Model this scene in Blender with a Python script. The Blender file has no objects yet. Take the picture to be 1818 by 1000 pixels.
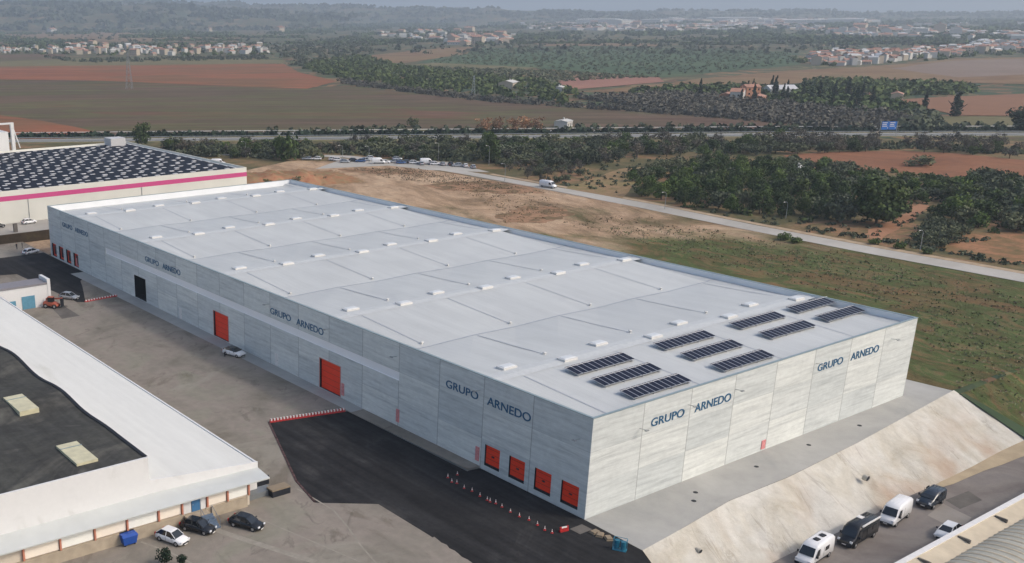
import bpy, math, random
import numpy as np
from mathutils import Vector, Matrix
random.seed(7); np.random.seed(7)
D = bpy.data; sc = bpy.context.scene; col = sc.collection
rad = math.radians
# ------------------------------------------------------------------ camera
CP = np.array([-90.40, -73.43, 57.81]); YAW, PIT, ROL = .58140, -.32240, -.00920
FOC, PX, PY = 1826.5, 514.6, 637.1
fw = np.array([math.sin(YAW)*math.cos(PIT), math.cos(YAW)*math.cos(PIT), math.sin(PIT)])
rt = np.cross(fw, [0, 0, 1]); rt /= np.linalg.norm(rt); up = np.cross(rt, fw)
r2 = math.cos(ROL)*rt+math.sin(ROL)*up; u2 = -math.sin(ROL)*rt+math.cos(ROL)*up
cam = D.cameras.new('camera'); co = D.objects.new('camera', cam); col.objects.link(co); sc.camera = co
cam.sensor_width = 36; cam.lens = FOC/1818*36; cam.shift_x = (909-PX)/1818; cam.shift_y = (PY-500)/1818
cam.clip_start = 1; cam.clip_end = 60000
co.matrix_world = Matrix(((r2[0], u2[0], -fw[0], CP[0]), (r2[1], u2[1], -fw[1], CP[1]), (r2[2], u2[2], -fw[2], CP[2]), (0, 0, 0, 1)))
# ------------------------------------------------------------------ light
SUN = Vector((9, -12, 13.2)).normalized()
w = D.worlds.new('World'); sc.world = w; w.use_nodes = True
nt = w.node_tree; bg = nt.nodes['Background']; sky = nt.nodes.new('ShaderNodeTexSky'); sky.sky_type = 'NISHITA'; sky.sun_disc = False
sky.sun_elevation = math.asin(SUN.z); sky.sun_rotation = math.atan2(SUN.x, SUN.y); sky.air_density = 1.0; sky.dust_density = 4.5; sky.ozone_density = 1.0; sky.altitude = 100
nt.links.new(sky.outputs[0], bg.inputs[0]); bg.inputs[1].default_value = .15
sl = D.lights.new('sun', 'SUN'); sl.energy = .78; sl.angle = rad(4.5); sl.color = (1, .94, .85)
so = D.objects.new('sun', sl); col.objects.link(so); so.rotation_euler = SUN.to_track_quat('Z', 'Y').to_euler()
vs = sc.view_settings; vs.view_transform = 'Standard'; vs.look = 'None'; vs.exposure = 0.44; vs.gamma = 1
sc.cycles.volume_bounces = 0; sc.cycles.max_bounces = 6
# ------------------------------------------------------------------ helpers
def G(px, py, z=0.0):
    d = r2*((px-PX)/FOC)+u2*(-(py-PY)/FOC)+fw
    return CP+(z-CP[2])/d[2]*d
def g2(px, py, z=0.0):
    p = G(px, py, z); return (float(p[0]), float(p[1]))
def lin(c):
    return tuple((x/255/12.92 if x/255 <= .04045 else ((x/255+.055)/1.055)**2.4) for x in c)
def alb(c, k=.8):
    return tuple(min(.85, v/k*.88) for v in lin(c))
def tag(o, label=None, cat=None, group=None, kind=None):
    if label: o['label'] = label
    if cat: o['category'] = cat
    if group: o['group'] = group
    if kind: o['kind'] = kind
    return o
def empty(name, loc=(0, 0, 0), rz=0, label=None, cat=None, group=None):
    o = D.objects.new(name, None); col.objects.link(o); o.location = loc; o.rotation_euler = (0, 0, rz); o.empty_display_size = .3
    return tag(o, label, cat, group)
def ctree(o, parent=None):
    c = o.copy(); col.objects.link(c)
    if parent: c.parent = parent
    for ch in o.children: ctree(ch, c)
    return c
class MB:
    def __init__(s): s.v = []; s.f = []; s.m = []; s.k = 0
    def quad(s, *p):
        n = len(s.v); s.v += [tuple(map(float, q)) for q in p]; s.f.append(tuple(range(n, n+len(p)))); s.m.append(s.k); return s
    def box(s, a, b, M=None):
        x0, y0, z0 = a; x1, y1, z1 = b
        P = [(x0, y0, z0), (x1, y0, z0), (x1, y1, z0), (x0, y1, z0), (x0, y0, z1), (x1, y0, z1), (x1, y1, z1), (x0, y1, z1)]
        if M is not None: P = [tuple(M @ Vector(p)) for p in P]
        n = len(s.v); s.v += P
        for f in ((0, 3, 2, 1), (4, 5, 6, 7), (0, 1, 5, 4), (1, 2, 6, 5), (2, 3, 7, 6), (3, 0, 4, 7)): s.f.append(tuple(n+i for i in f)); s.m.append(s.k)
        return s
    def cbox(s, c, d, M=None):
        return s.box([c[i]-d[i]/2 for i in range(3)], [c[i]+d[i]/2 for i in range(3)], M)
    def tube(s, a, b, r0, r1=None, n=8, caps=True):
        r1 = r0 if r1 is None else r1; a = Vector(a); b = Vector(b); d = (b-a).normalized()
        u = d.orthogonal().normalized(); w_ = d.cross(u); k = len(s.v)
        for c, r in ((a, r0), (b, r1)):
            for i in range(n):
                t = 2*math.pi*i/n; s.v.append(tuple(c+u*(r*math.cos(t))+w_*(r*math.sin(t))))
        for i in range(n):
            j = (i+1) % n; s.f.append((k+i, k+j, k+n+j, k+n+i)); s.m.append(s.k)
        if caps:
            s.f.append(tuple(k+i for i in range(n))[::-1]); s.m.append(s.k)
            s.f.append(tuple(k+n+i for i in range(n))); s.m.append(s.k)
        return s
    def loft(s, rings, cap=True):
        k = len(s.v); n = len(rings[0])
        for r in rings: s.v += [tuple(map(float, p)) for p in r]
        for i in range(len(rings)-1):
            for j in range(n):
                j2 = (j+1) % n
                s.f.append((k+i*n+j, k+i*n+j2, k+(i+1)*n+j2, k+(i+1)*n+j)); s.m.append(s.k)
        if cap:
            s.f.append(tuple(range(k, k+n))[::-1]); s.m.append(s.k)
            s.f.append(tuple(range(k+(len(rings)-1)*n, k+len(rings)*n))); s.m.append(s.k)
        return s
    def mesh(s, name, mats, smooth=False):
        me = D.meshes.new(name); me.from_pydata(s.v, [], s.f)
        for m in (mats if isinstance(mats, (list, tuple)) else [mats]): me.materials.append(m)
        if any(s.m): me.polygons.foreach_set('material_index', s.m)
        if smooth: me.polygons.foreach_set('use_smooth', [True]*len(s.f))
        me.update(); return me
    def build(s, name, mats, parent=None, loc=None, rz=0, smooth=False):
        o = D.objects.new(name, s.mesh(name, mats, smooth)); col.objects.link(o)
        if parent: o.parent = parent
        if loc: o.location = loc
        if rz: o.rotation_euler = (0, 0, rz)
        return o
# ------------------------------------------------------------------ materials
def node(t, k, **kw):
    n = t.nodes.new(k)
    for a, b in kw.items(): setattr(n, a, b)
    return n
def base(name, rough=.8, metal=0.0, spec=.3):
    m = D.materials.new(name); m.use_nodes = True; t = m.node_tree; b = t.nodes['Principled BSDF']
    b.inputs['Roughness'].default_value = rough; b.inputs['Metallic'].default_value = metal; b.inputs['Specular IOR Level'].default_value = spec
    return m, t, b
def plain(name, c, rough=.6, metal=0.0, spec=.4, var=.06, scale=2.0):
    m, t, b = base(name, rough, metal, spec)
    tc = node(t, 'ShaderNodeTexCoord'); n = node(t, 'ShaderNodeTexNoise'); n.inputs['Scale'].default_value = scale; n.inputs['Detail'].default_value = 4
    t.links.new(tc.outputs['Object'], n.inputs['Vector'])
    r = node(t, 'ShaderNodeValToRGB'); r.color_ramp.elements[0].position = .3; r.color_ramp.elements[1].position = .7
    r.color_ramp.elements[0].color = tuple(x*(1-var) for x in c)+(1,); r.color_ramp.elements[1].color = tuple(min(.9, x*(1+var)) for x in c)+(1,)
    t.links.new(n.outputs['Fac'], r.inputs[0]); t.links.new(r.outputs[0], b.inputs['Base Color'])
    return m
def mapped(t, scale=(1, 1, 1), rot=0.0, src='Object'):
    tc = node(t, 'ShaderNodeTexCoord'); mp = node(t, 'ShaderNodeMapping'); mp.inputs['Scale'].default_value = scale; src_ = tc.outputs[src]
    if rot: m0 = node(t, 'ShaderNodeMapping'); m0.inputs['Rotation'].default_value = (0, 0, rot); t.links.new(src_, m0.inputs[0]); src_ = m0.outputs[0]
    t.links.new(src_, mp.inputs[0]); return mp.outputs[0]
def noise(t, vec, scale, detail=5, rough=.55, dist=0.0):
    n = node(t, 'ShaderNodeTexNoise'); n.inputs['Scale'].default_value = scale; n.inputs['Detail'].default_value = detail; n.inputs['Roughness'].default_value = rough; n.inputs['Distortion'].default_value = dist
    t.links.new(vec, n.inputs['Vector']); return n.outputs['Fac']
def ramp(t, fac, stops, interp='LINEAR'):
    r = node(t, 'ShaderNodeValToRGB'); e = r.color_ramp; e.interpolation = interp
    while len(e.elements) < len(stops): e.elements.new(.5)
    for el, (p, c) in zip(e.elements, stops): el.position = p; el.color = tuple(c)+(1,) if len(c) == 3 else c
    t.links.new(fac, r.inputs[0]); return r.outputs[0]
def mix(t, fac, a, b, mode='MIX'):
    n = node(t, 'ShaderNodeMix', data_type='RGBA', blend_type=mode)
    for s, v in ((n.inputs[0], fac), (n.inputs[6], a), (n.inputs[7], b)):
        if hasattr(v, 'is_output') or hasattr(v, 'links'): t.links.new(v, s)
        elif isinstance(v, (int, float)): s.default_value = v
        else: s.default_value = tuple(v)+(1,) if len(v) == 3 else v
    return n.outputs[2]
def mth(t, op, a, b=None, clamp=False):
    n = node(t, 'ShaderNodeMath', operation=op, use_clamp=clamp)
    for i, v in enumerate((a, b)):
        if v is None: continue
        if isinstance(v, (int, float)): n.inputs[i].default_value = v
        else: t.links.new(v, n.inputs[i])
    return n.outputs[0]
def bump(t, b, h, strength=.3, dist=.1):
    n = node(t, 'ShaderNodeBump'); n.inputs['Strength'].default_value = strength; n.inputs['Distance'].default_value = dist
    t.links.new(h, n.inputs['Height']); t.links.new(n.outputs[0], b.inputs['Normal'])
def ground_mat(name, stops, big=.02, small=.6, amt=.35, stretch=(1, 1, 1), rot=0.0, rough=.95, bmp=0.0, bscale=.5, dist=.6, streak=0.0, sfreq=.5):
    """large-scale noise picks between soil colours, a finer one breaks it up"""
    m, t, b = base(name, rough, 0, .1)
    v = mapped(t, stretch, rot)
    n1 = noise(t, v, big, 8, .62, dist); c = ramp(t, n1, stops)
    n2 = noise(t, v, small, 5, .7); g = ramp(t, n2, [(.25, (1-amt,)*3), (.75, (1+amt,)*3)])
    c = mix(t, 1.0, c, g, 'MULTIPLY')
    if streak:
        n3 = noise(t, mapped(t, (sfreq, sfreq*.03, 1), rot), 1.0, 3); g3 = ramp(t, n3, [(.3, (1-streak,)*3), (.7, (1+streak,)*3)]); c = mix(t, 1.0, c, g3, 'MULTIPLY')
    t.links.new(c, b.inputs['Base Color'])
    if bmp: bump(t, b, noise(t, v, bscale, 6, .65), 1.0, bmp)
    return m
# ------------------------------------------------------------------ palette
M = {}
M['yard'] = ground_mat('yard_concrete', [(.3, alb((104, 99, 89))), (.45, alb((124, 118, 108))), (.55, alb((131, 123, 114))), (.64, alb((128, 124, 112))), (.75, alb((110, 106, 92)))], .045, .8, .12, bmp=.01, bscale=2, dist=1.6, streak=.06, sfreq=.35)
def add_stains(m, scale, thr, col_, amt, seed=0.0):
    t = m.node_tree; b = t.nodes['Principled BSDF']; l = b.inputs['Base Color'].links[0]; src = l.from_socket
    v = mapped(t, (1, .55, 1), .3+seed); n = noise(t, v, scale, 7, .66, 1.2)
    f = ramp(t, n, [(thr, (0,)*3), (thr+.07, (amt,)*3), (thr+.2, (amt*.6,)*3)]); t.links.new(mix(t, f, src, col_), b.inputs['Base Color'])
add_stains(M['yard'], .10, .56, alb((88, 80, 68)), .45); add_stains(M['yard'], .33, .60, alb((78, 74, 66)), .4, .5); add_stains(M['yard'], .06, .55, alb((150, 146, 134)), .35, 1.1)
M['asphalt'] = ground_mat('fresh_asphalt', [(.3, (.018, .018, .019)), (.55, (.027, .027, .028)), (.75, (.052, .050, .048))], .07, 1.5, .25, bmp=.01, bscale=4, dist=1.8, streak=.3, sfreq=.9)
M['apron'] = ground_mat('apron_concrete', [(.3, alb((140, 141, 138))), (.55, alb((156, 155, 150))), (.75, alb((166, 165, 160)))], .07, .6, .05, dist=.8)
M['patch'] = ground_mat('dark_patch', [(.3, alb((88, 84, 80))), (.7, alb((108, 104, 98)))], .2, 1.5, .1)
M['road'] = ground_mat('road_asphalt', [(.3, alb((150, 146, 138))), (.7, alb((172, 168, 160)))], .05, .5, .08)
M['hw'] = ground_mat('highway_asphalt', [(.3, alb((120, 120, 118))), (.7, alb((140, 139, 136)))], .01, .2, .08)
M['white'] = ground_mat('white_paint', [(.28, (.58, .58, .56)), (.42, (.66, .66, .65)), (.75, (.68, .68, .67))], .25, 2.0, .03, dist=.8, rough=.5)
M['roofgrey'] = None
M['coping'] = plain('coping_metal', alb((135, 150, 152)), .4, .3)
M['dark'] = plain('dark_rubber', (.012, .014, .02), .7)
M['red'] = plain('orange_red_door', (.90, .048, .012), .55, var=.08, scale=1.5)
M['redw'] = plain('red_plastic', (.40, .022, .022), .5)
M['whitep'] = plain('white_plastic', (.7, .68, .65), .5)
M['navy'] = plain('navy_lettering', (.016, .10, .20), .5)
M['galv'] = plain('galvanised_steel', (.35, .37, .38), .45, .6)
M['glass'] = plain('dark_glass', (.012, .015, .018), .08, 0, .8, var=.02)
M['tyre'] = plain('tyre_rubber', (.015, .015, .015), .9)
M['rim'] = plain('alloy_rim', (.45, .45, .46), .35, .7)
M['blackcar'] = plain('black_car_paint', (.010, .011, .013), .25, 0, .6)
M['navycar'] = plain('dark_blue_paint', (.02, .03, .045), .25, 0, .6)
M['whitecar'] = plain('white_car_paint', (.75, .75, .75), .25, 0, .6, var=.02)
M['silver'] = plain('silver_paint', (.42, .44, .46), .3, .5, .6)
M['bluecar'] = plain('blue_car_paint', (.03, .09, .25), .3, 0, .6)
M['redlight'] = plain('tail_light', (.35, .01, .01), .3)
M['lamp'] = plain('headlamp', (.7, .72, .75), .15)
M['skin'] = plain('skin', (.45, .25, .17), .6)
M['cloth_d'] = plain('dark_cloth', (.015, .016, .022), .9)
M['cloth_w'] = plain('white_cloth', (.6, .6, .6), .9)
M['hair'] = plain('dark_hair', (.02, .013, .01), .8)
M['orange'] = plain('machine_orange', (.36, .09, .05), .45)
M['bluedoor'] = plain('blue_door', (.10, .26, .36), .6, var=.1)
M['blue'] = plain('blue_bin', (.015, .07, .32), .5)
M['teal'] = plain('teal_tank', (.02, .16, .24), .45, var=.25, scale=3)
M['pink'] = plain('magenta_stripe', (.50, .06, .20), .6, var=.04)
M['cream'] = plain('cream_wall', alb((196, 195, 186)), .7, scale=.15)
M['signblue'] = plain('motorway_sign_blue', (.02, .16, .55), .4)
M['bark'] = plain('bark', (.09, .065, .045), .9)
M['wood'] = plain('pallet_wood', (.24, .19, .13), .8)
M['terra'] = plain('terracotta_roof', (.36, .19, .13), .9, var=.25, scale=.5)
M['farwhite'] = plain('far_plaster_white', (.50, .49, .46), .8)
M['farcream'] = plain('far_plaster_cream', (.42, .36, .28), .8)
M['fargrey'] = plain('far_metal_roof', (.50, .50, .50), .7)
M['brownwall'] = ground_mat('brown_bank', [(.3, (.035, .026, .018)), (.6, (.06, .045, .03)), (.8, (.09, .085, .03))], .3, 2, .2)

def roof_mat():
    m, t, b = base('roof_membrane', .45, 0, .35)
    v = mapped(t, (1, 1, 1)); n1 = noise(t, v, .06, 5, .5, .5)
    c = ramp(t, n1, [(.3, alb((178, 180, 178), .84)), (.7, alb((186, 188, 185), .84))])
    # lapped membrane seams every 1.05 m along the slope
    sx = node(t, 'ShaderNodeSeparateXYZ'); t.links.new(v, sx.inputs[0])
    f = mth(t, 'FRACT', mth(t, 'MULTIPLY', sx.outputs[0], 1/1.05)); l = mth(t, 'LESS_THAN', f, .07)
    c = mix(t, mth(t, 'MULTIPLY', l, .16), c, (.25, .27, .3))
    n2 = noise(t, mapped(t, (.5, .06, 1)), 1.0, 4); c = mix(t, 1.0, c, ramp(t, n2, [(.3, (.94,)*3), (.7, (1.04,)*3)]), 'MULTIPLY')
    n6 = noise(t, v, .22, 7, .7, .8); c = mix(t, 1.0, c, ramp(t, n6, [(.28, (.93, .935, .95)), (.42, (1,)*3), (.7, (1.03,)*3)]), 'MULTIPLY')
    t.links.new(c, b.inputs['Base Color']); return m
M['roof'] = roof_mat()
def panel_mat(name='precast_wall'):
    """precast concrete wall: joints every 8.75 m, a tone per panel, cast streaks"""
    m, t, b = base(name, .85, 0, .2)
    tc = node(t, 'ShaderNodeTexCoord'); sx = node(t, 'ShaderNodeSeparateXYZ'); t.links.new(tc.outputs['Object'], sx.inputs[0])
    # long wall has joints at y = 9.3+8.7k, short wall at x = 9.05k
    u = mth(t, 'ADD', mth(t, 'MULTIPLY', mth(t, 'MAXIMUM', mth(t, 'SUBTRACT', sx.outputs[1], .55), 0.0), 1/8.7), mth(t, 'MULTIPLY', sx.outputs[0], 1/9.12))
    z = mth(t, 'MULTIPLY', sx.outputs[2], 1/4.33)
    cu = mth(t, 'FLOOR', u); cz = mth(t, 'FLOOR', z)
    cb = node(t, 'ShaderNodeCombineXYZ'); t.links.new(cu, cb.inputs[0]); t.links.new(cz, cb.inputs[1]); cb.inputs[2].default_value = 3.3
    wn = node(t, 'ShaderNodeTexWhiteNoise'); t.links.new(cb.outputs[0], wn.inputs[0])
    c = ramp(t, wn.outputs[0], [(0, alb((176, 180, 178), .70)), (.5, alb((184, 187, 184), .70)), (1, alb((193, 195, 190), .70))])
    cs = node(t, 'ShaderNodeCombineXYZ'); t.links.new(mth(t, 'ADD', mth(t, 'MULTIPLY', u, 1.5), mth(t, 'MULTIPLY', cu, 7.1)), cs.inputs[0]); t.links.new(mth(t, 'MULTIPLY', sx.outputs[2], 2.4), cs.inputs[1]); t.links.new(cz, cs.inputs[2])
    n = noise(t, cs.outputs[0], 1.0, 7, .58, 0)
    c = mix(t, 1.0, c, ramp(t, n, [(.26, (.80,)*3), (.42, (.96,)*3), (.75, (1.08,)*3)]), 'MULTIPLY')
    n7 = noise(t, cs.outputs[0], .5, 5, .6, .1); c = mix(t, 1.0, c, ramp(t, n7, [(.32, (.86, .87, .88)), (.5, (1,)*3), (.68, (1.06,)*3)]), 'MULTIPLY')
    n8 = noise(t, mapped(t, (.9, .9, 1.3)), 1.0, 6, .7); c = mix(t, 1.0, c, ramp(t, n8, [(.3, (.92,)*3), (.7, (1.07,)*3)]), 'MULTIPLY')
    n4 = noise(t, cs.outputs[0], 6, 4, .7); c = mix(t, 1.0, c, ramp(t, n4, [(.3, (.93,)*3), (.7, (1.06,)*3)]), 'MULTIPLY')
    fu = mth(t, 'FRACT', u); j = mth(t, 'ADD', mth(t, 'MULTIPLY', mth(t, 'LESS_THAN', fu, .012), mth(t, 'GREATER_THAN', u, .5)), mth(t, 'GREATER_THAN', fu, .997), True)
    fz = mth(t, 'FRACT', z); jz = mth(t, 'MULTIPLY', mth(t, 'LESS_THAN', fz, .012), .4)
    c = mix(t, mth(t, 'MULTIPLY', mth(t, 'MAXIMUM', j, jz), .5), c, (.12, .12, .12))
    t.links.new(c, b.inputs['Base Color']); return m
M['panel'] = panel_mat()
def leaf_mat(name, c0, c1, c2):
    m, t, b = base(name, .85, 0, .15)
    oi = node(t, 'ShaderNodeObjectInfo'); g = node(t, 'ShaderNodeNewGeometry')
    v = mapped(t, (1, 1, 1)); n = noise(t, v, .6, 3)
    c = ramp(t, n, [(.3, c0), (.5, c1), (.72, c2)])
    k = ramp(t, oi.outputs['Random'], [(0, (.7, .72, .75)), (.5, (1, 1, 1)), (1, (1.35, 1.25, 1.1))])
    c = mix(t, 1.0, c, k, 'MULTIPLY')
    k2 = ramp(t, g.outputs['Random Per Island'], [(0, (.65,)*3), (1, (1.4,)*3)])
    c = mix(t, 1.0, c, k2, 'MULTIPLY')
    t.links.new(c, b.inputs['Base Color']); return m
M['pine'] = leaf_mat('pine_foliage', (.034, .055, .020), (.058, .084, .030), (.10, .125, .048))
M['pine2'] = leaf_mat('young_pine_foliage', (.05, .085, .022), (.08, .12, .032), (.13, .16, .055))
M['olive'] = leaf_mat('scrub_foliage', (.054, .068, .038), (.086, .100, .060), (.13, .14, .09))
M['dry'] = leaf_mat('dry_foliage', (.075, .072, .058), (.105, .098, .080), (.14, .135, .11))
M['autumn'] = leaf_mat('autumn_foliage', (.22, .12, .07), (.30, .18, .11), (.36, .24, .16))
M['cyp'] = leaf_mat('cypress_foliage', (.015, .028, .018), (.025, .04, .025), (.035, .05, .03))
M['green'] = leaf_mat('bright_green_foliage', (.045, .075, .022), (.07, .105, .032), (.10, .135, .05))
M['tuft'] = leaf_mat('dry_tufts', (.16, .125, .08), (.20, .155, .10), (.16, .15, .085))
M['tuftg'] = leaf_mat('green_tufts', (.11, .13, .06), (.13, .15, .07), (.17, .17, .09))
# ------------------------------------------------------------------ setting: ground
def jit(poly, step=8.0, amp=.8):
    out = []
    for i in range(len(poly)):
        a = np.array(poly[i][:2]); b = np.array(poly[(i+1) % len(poly)][:2]); L = np.linalg.norm(b-a); n = max(1, min(40, int(L/step)))
        d = (b-a)/max(L, 1e-6); nn = np.array([-d[1], d[0]])
        for k in range(n):
            p = a+(b-a)*k/n
            if k: p = p+nn*random.uniform(-amp, amp)
            out.append((float(p[0]), float(p[1])))
    return out
def sheet(name, poly, z, m, step=None, amp=.8, thing=None):
    """flat polygon of ground cover lying at height z"""
    if step: poly = jit(poly, step, amp)
    mb = MB(); mb.quad(*[(p[0], p[1], p[2] if len(p) > 2 else z) for p in poly])
    o = mb.build(name, m)
    import bmesh
    bm = bmesh.new(); bm.from_mesh(o.data); bmesh.ops.triangulate(bm, faces=bm.faces[:])
    bm.normal_update()
    for f in bm.faces:
        if f.normal.z < 0: f.normal_flip()
    bm.to_mesh(o.data); bm.free()
    return tag(o, kind='structure')
def ground_country():
    m, t, b = base('countryside', .95, 0, .1)
    v = mapped(t, (1, 1, 1), .35)
    vo = node(t, 'ShaderNodeTexVoronoi'); vo.inputs['Scale'].default_value = 1.0; vo.inputs['Randomness'].default_value = .85
    mp = node(t, 'ShaderNodeMapping'); mp.inputs['Scale'].default_value = (1/300, 1/120, 1)
    wv = node(t, 'ShaderNodeVectorMath', operation='ADD'); nn = node(t, 'ShaderNodeTexNoise'); nn.inputs['Scale'].default_value = .006
    t.links.new(v, nn.inputs['Vector']); sc_ = node(t, 'ShaderNodeVectorMath', operation='SCALE'); t.links.new(nn.outputs['Color'], sc_.inputs[0]); sc_.inputs['Scale'].default_value = 120
    t.links.new(v, wv.inputs[0]); t.links.new(sc_.outputs[0], wv.inputs[1]); t.links.new(wv.outputs[0], mp.inputs[0]); t.links.new(mp.outputs[0], vo.inputs['Vector'])
    s = node(t, 'ShaderNodeSeparateColor'); t.links.new(vo.outputs['Color'], s.inputs[0])
    c = ramp(t, s.outputs[0], [(0, alb((66, 76, 56))), (.18, alb((54, 70, 54))), (.32, alb((114, 88, 66))), (.44, alb((80, 86, 60))), (.55, alb((60, 76, 54))), (.66, alb((136, 106, 78))), (.78, alb((72, 84, 56))), (.88, alb((126, 114, 82))), (.95, alb((104, 74, 58)))], 'CONSTANT')
    n2 = noise(t, v, .02, 8, .7, .6); c = mix(t, 1.0, c, ramp(t, n2, [(.3, (.65,)*3), (.7, (1.25,)*3)]), 'MULTIPLY')
    n3 = noise(t, v, .25, 5, .7); c = mix(t, ramp(t, n3, [(.45, (0,)*3), (.6, (.55,)*3)]), c, alb((66, 76, 58)))
    t.links.new(c, b.inputs['Base Color']); return m
M['country'] = ground_country()
def scrubland():
    m, t, b = base('scrubland', .95, 0, .1)
    v = mapped(t); n = noise(t, v, .035, 8, .68, .8); n2 = noise(t, v, .5, 6, .75)
    c = ramp(t, n, [(.30, alb((70, 70, 48))), (.44, alb((88, 84, 58))), (.54, alb((114, 98, 70))), (.60, alb((138, 106, 80))), (.68, alb((82, 82, 56))), (.8, alb((128, 98, 72)))])
    c = mix(t, 1.0, c, ramp(t, n2, [(.3, (.68,)*3), (.7, (1.22,)*3)]), 'MULTIPLY')
    t.links.new(c, b.inputs['Base Color']); return m
M['scrub'] = scrubland()
def vacant_mat():
    m, t, b = base('vacant_lot', .95, 0, .1)
    v = mapped(t); sx = node(t, 'ShaderNodeSeparateXYZ'); t.links.new(v, sx.inputs[0])
    vs_ = mapped(t, (1.0, .45, 1), .25)
    n = noise(t, vs_, .05, 8, .66, .9); nb = noise(t, v, .021, 4, .5, .3)
    earth = ramp(t, n, [(.30, alb((96, 82, 62))), (.40, alb((140, 118, 94))), (.50, alb((168, 142, 116))), (.60, alb((178, 154, 128))), (.72, alb((150, 126, 102)))])
    n2 = noise(t, vs_, .085, 9, .72, 1.2)
    grass = ramp(t, n2, [(.28, alb((80, 66, 46))), (.36, alb((112, 88, 62))), (.43, alb((104, 92, 62))), (.49, alb((84, 84, 52))), (.54, alb((78, 92, 52))), (.58, alb((102, 98, 66))), (.64, alb((116, 92, 64))), (.74, alb((144, 112, 82)))])
    f = mth(t, 'MULTIPLY', mth(t, 'SUBTRACT', sx.outputs[1], 102), 1/46)
    f = mth(t, 'ADD', f, mth(t, 'MULTIPLY', mth(t, 'SUBTRACT', nb, .5), 5.0))
    f = mth(t, 'ADD', f, mth(t, 'MULTIPLY', mth(t, 'SUBTRACT', n, .5), 2.5))
    f = mth(t, 'ADD', f, .35, True)
    c = mix(t, f, grass, earth)
    n3 = noise(t, v, .9, 7, .78); c = mix(t, 1.0, c, ramp(t, n3, [(.28, (.76,)*3), (.5, (1,)*3), (.72, (1.17,)*3)]), 'MULTIPLY')
    n5 = noise(t, vs_, .3, 6, .7, .5); c = mix(t, 1.0, c, ramp(t, n5, [(.3, (.66, .64, .6)), (.5, (1,)*3), (.7, (1.22, 1.2, 1.15))]), 'MULTIPLY')
    t.links.new(c, b.inputs['Base Color']); bump(t, b, n3, 1.0, .5); return m
M['vacant'] = vacant_mat()
LO = -4.5
mb = MB()
# upper plain (z=-.06), the lower road terrace (z=-4.56) and the bank between them
W, E, N, S = -2500, 14000, 15500, -600
zt = -.06; zl = LO-.06
mb.quad((W, S, zt), (-3.2, S, zt), (-3.2, 2, zt), (W, 2, zt))
mb.quad((W, 2, zt), (E, 2, zt), (E, N, zt), (W, N, zt))
mb.quad((-3.2, -2, zt), (82, -2, zt), (82, 2, zt), (-3.2, 2, zt))
mb.quad((82, -4.4, zt), (E, -4.4, zt), (E, 2, zt), (82, 2, zt)); mb.quad((82, -4.4, zt), (82, -2, zt), (82, -2, -3.5), (82, -4.4, -3.5)); mb.quad((-3.2, -2, zt), (82, -2, zt), (82, -2, -3.5), (-3.2, -2, -3.5))
mb.quad((82, -15.4, zl), (E, -15.4, zl), (E, -4.4, zt), (82, -4.4, zt))
mb.quad((-3.2, -15.4, zl), (82, -15.4, zl), (82, -2, zl), (-3.2, -2, zl))
mb.quad((-3.2, S, zl), (E, S, zl), (E, -15.4, zl), (-3.2, -15.4, zl))
mb.quad((-3.2, S, zl), (-3.2, -2, zl), (-3.2, -2, zt), (-3.2, S, zt))
tag(mb.build('ground', M['country']), kind='structure')
def strip(name, pts, z, m, seg=1):
    mb = MB(); L = []; Rr = []
    for i, (x, y, wd) in enumerate(pts):
        a = np.array(pts[max(0, i-1)][:2]); b = np.array(pts[min(len(pts)-1, i+1)][:2]); d = (b-a)/np.linalg.norm(b-a); n = np.array([-d[1], d[0]])*wd/2
        L.append((x+n[0], y+n[1], z)); Rr.append((x-n[0], y-n[1], z))
    for i in range(len(pts)-1): mb.quad(L[i], Rr[i], Rr[i+1], L[i+1])
    return tag(mb.build(name, m), kind='structure')
YZ = .3
ramp_edge = [(-2.6, 44.3), (-14.9, 47.3), (-22.9, 28), (-24.4, 21.5), (-18.2, 16.8), (-18.3, 7.2), (-18.8, -.3), (-20.5, -26)]
yd = [(0, 196), (-160, 196), (-160, -90), (-20.5, -90)] + ramp_edge[::-1] + [(-2.1, 18.2), (0, 17.9)]
sheet('yard', yd, YZ, M['yard'])
# sunken loading ramp: falls from the yard to the dock doors
mb = MB()
R = [(x, y, YZ) for x, y in ramp_edge]
inner = [(-2.1, 18.2, .02), (-2.4, 30, .15), (-2.6, 44.3, YZ)]
cpt = [(-10, 30, .1), (-9, 12, 0), (-8, 0, 0), (-8, -12, 0)]
mb.quad(R[0], R[1], cpt[0]); mb.quad(R[1], R[2], cpt[0]); mb.quad(R[2], R[3], cpt[0]); mb.quad(R[3], R[4], cpt[0])
mb.quad(cpt[0], R[4], cpt[1]); mb.quad(R[4], R[5], cpt[1]); mb.quad(cpt[1], R[5], R[6], cpt[2]); mb.quad(cpt[2], R[6], R[7], cpt[3])
mb.quad(R[0], cpt[0], inner[1]); mb.quad(inner[1], cpt[0], inner[0]); mb.quad(inner[0], cpt[0], cpt[1])
mb.quad(inner[0], cpt[1], (-.0, 17.9, .02)); mb.quad((0, 17.9, .02), cpt[1], (0, 0, 0)); mb.quad(cpt[1], cpt[2], (0, 0, 0)); mb.quad((0, 0, 0), cpt[2], (-.4, -8.8, 0)); mb.quad(cpt[2], cpt[3], (-3, -13, 0), (-.4, -8.8, 0)); mb.quad(R[7], (-3.3, -26, 0), (-3, -13, 0), cpt[3])
tag(mb.build('loading_ramp', M['asphalt']), kind='structure')
for f in D.objects['loading_ramp'].data.polygons: pass
sheet('worn_edge', jit([(-18.05, 6.5), (-18.55, -.3), (-20.3, -26), (-21.2, -26), (-19.3, -.3), (-18.7, 6.5)], .7, .2), YZ+.004, M['yard'])
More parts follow.
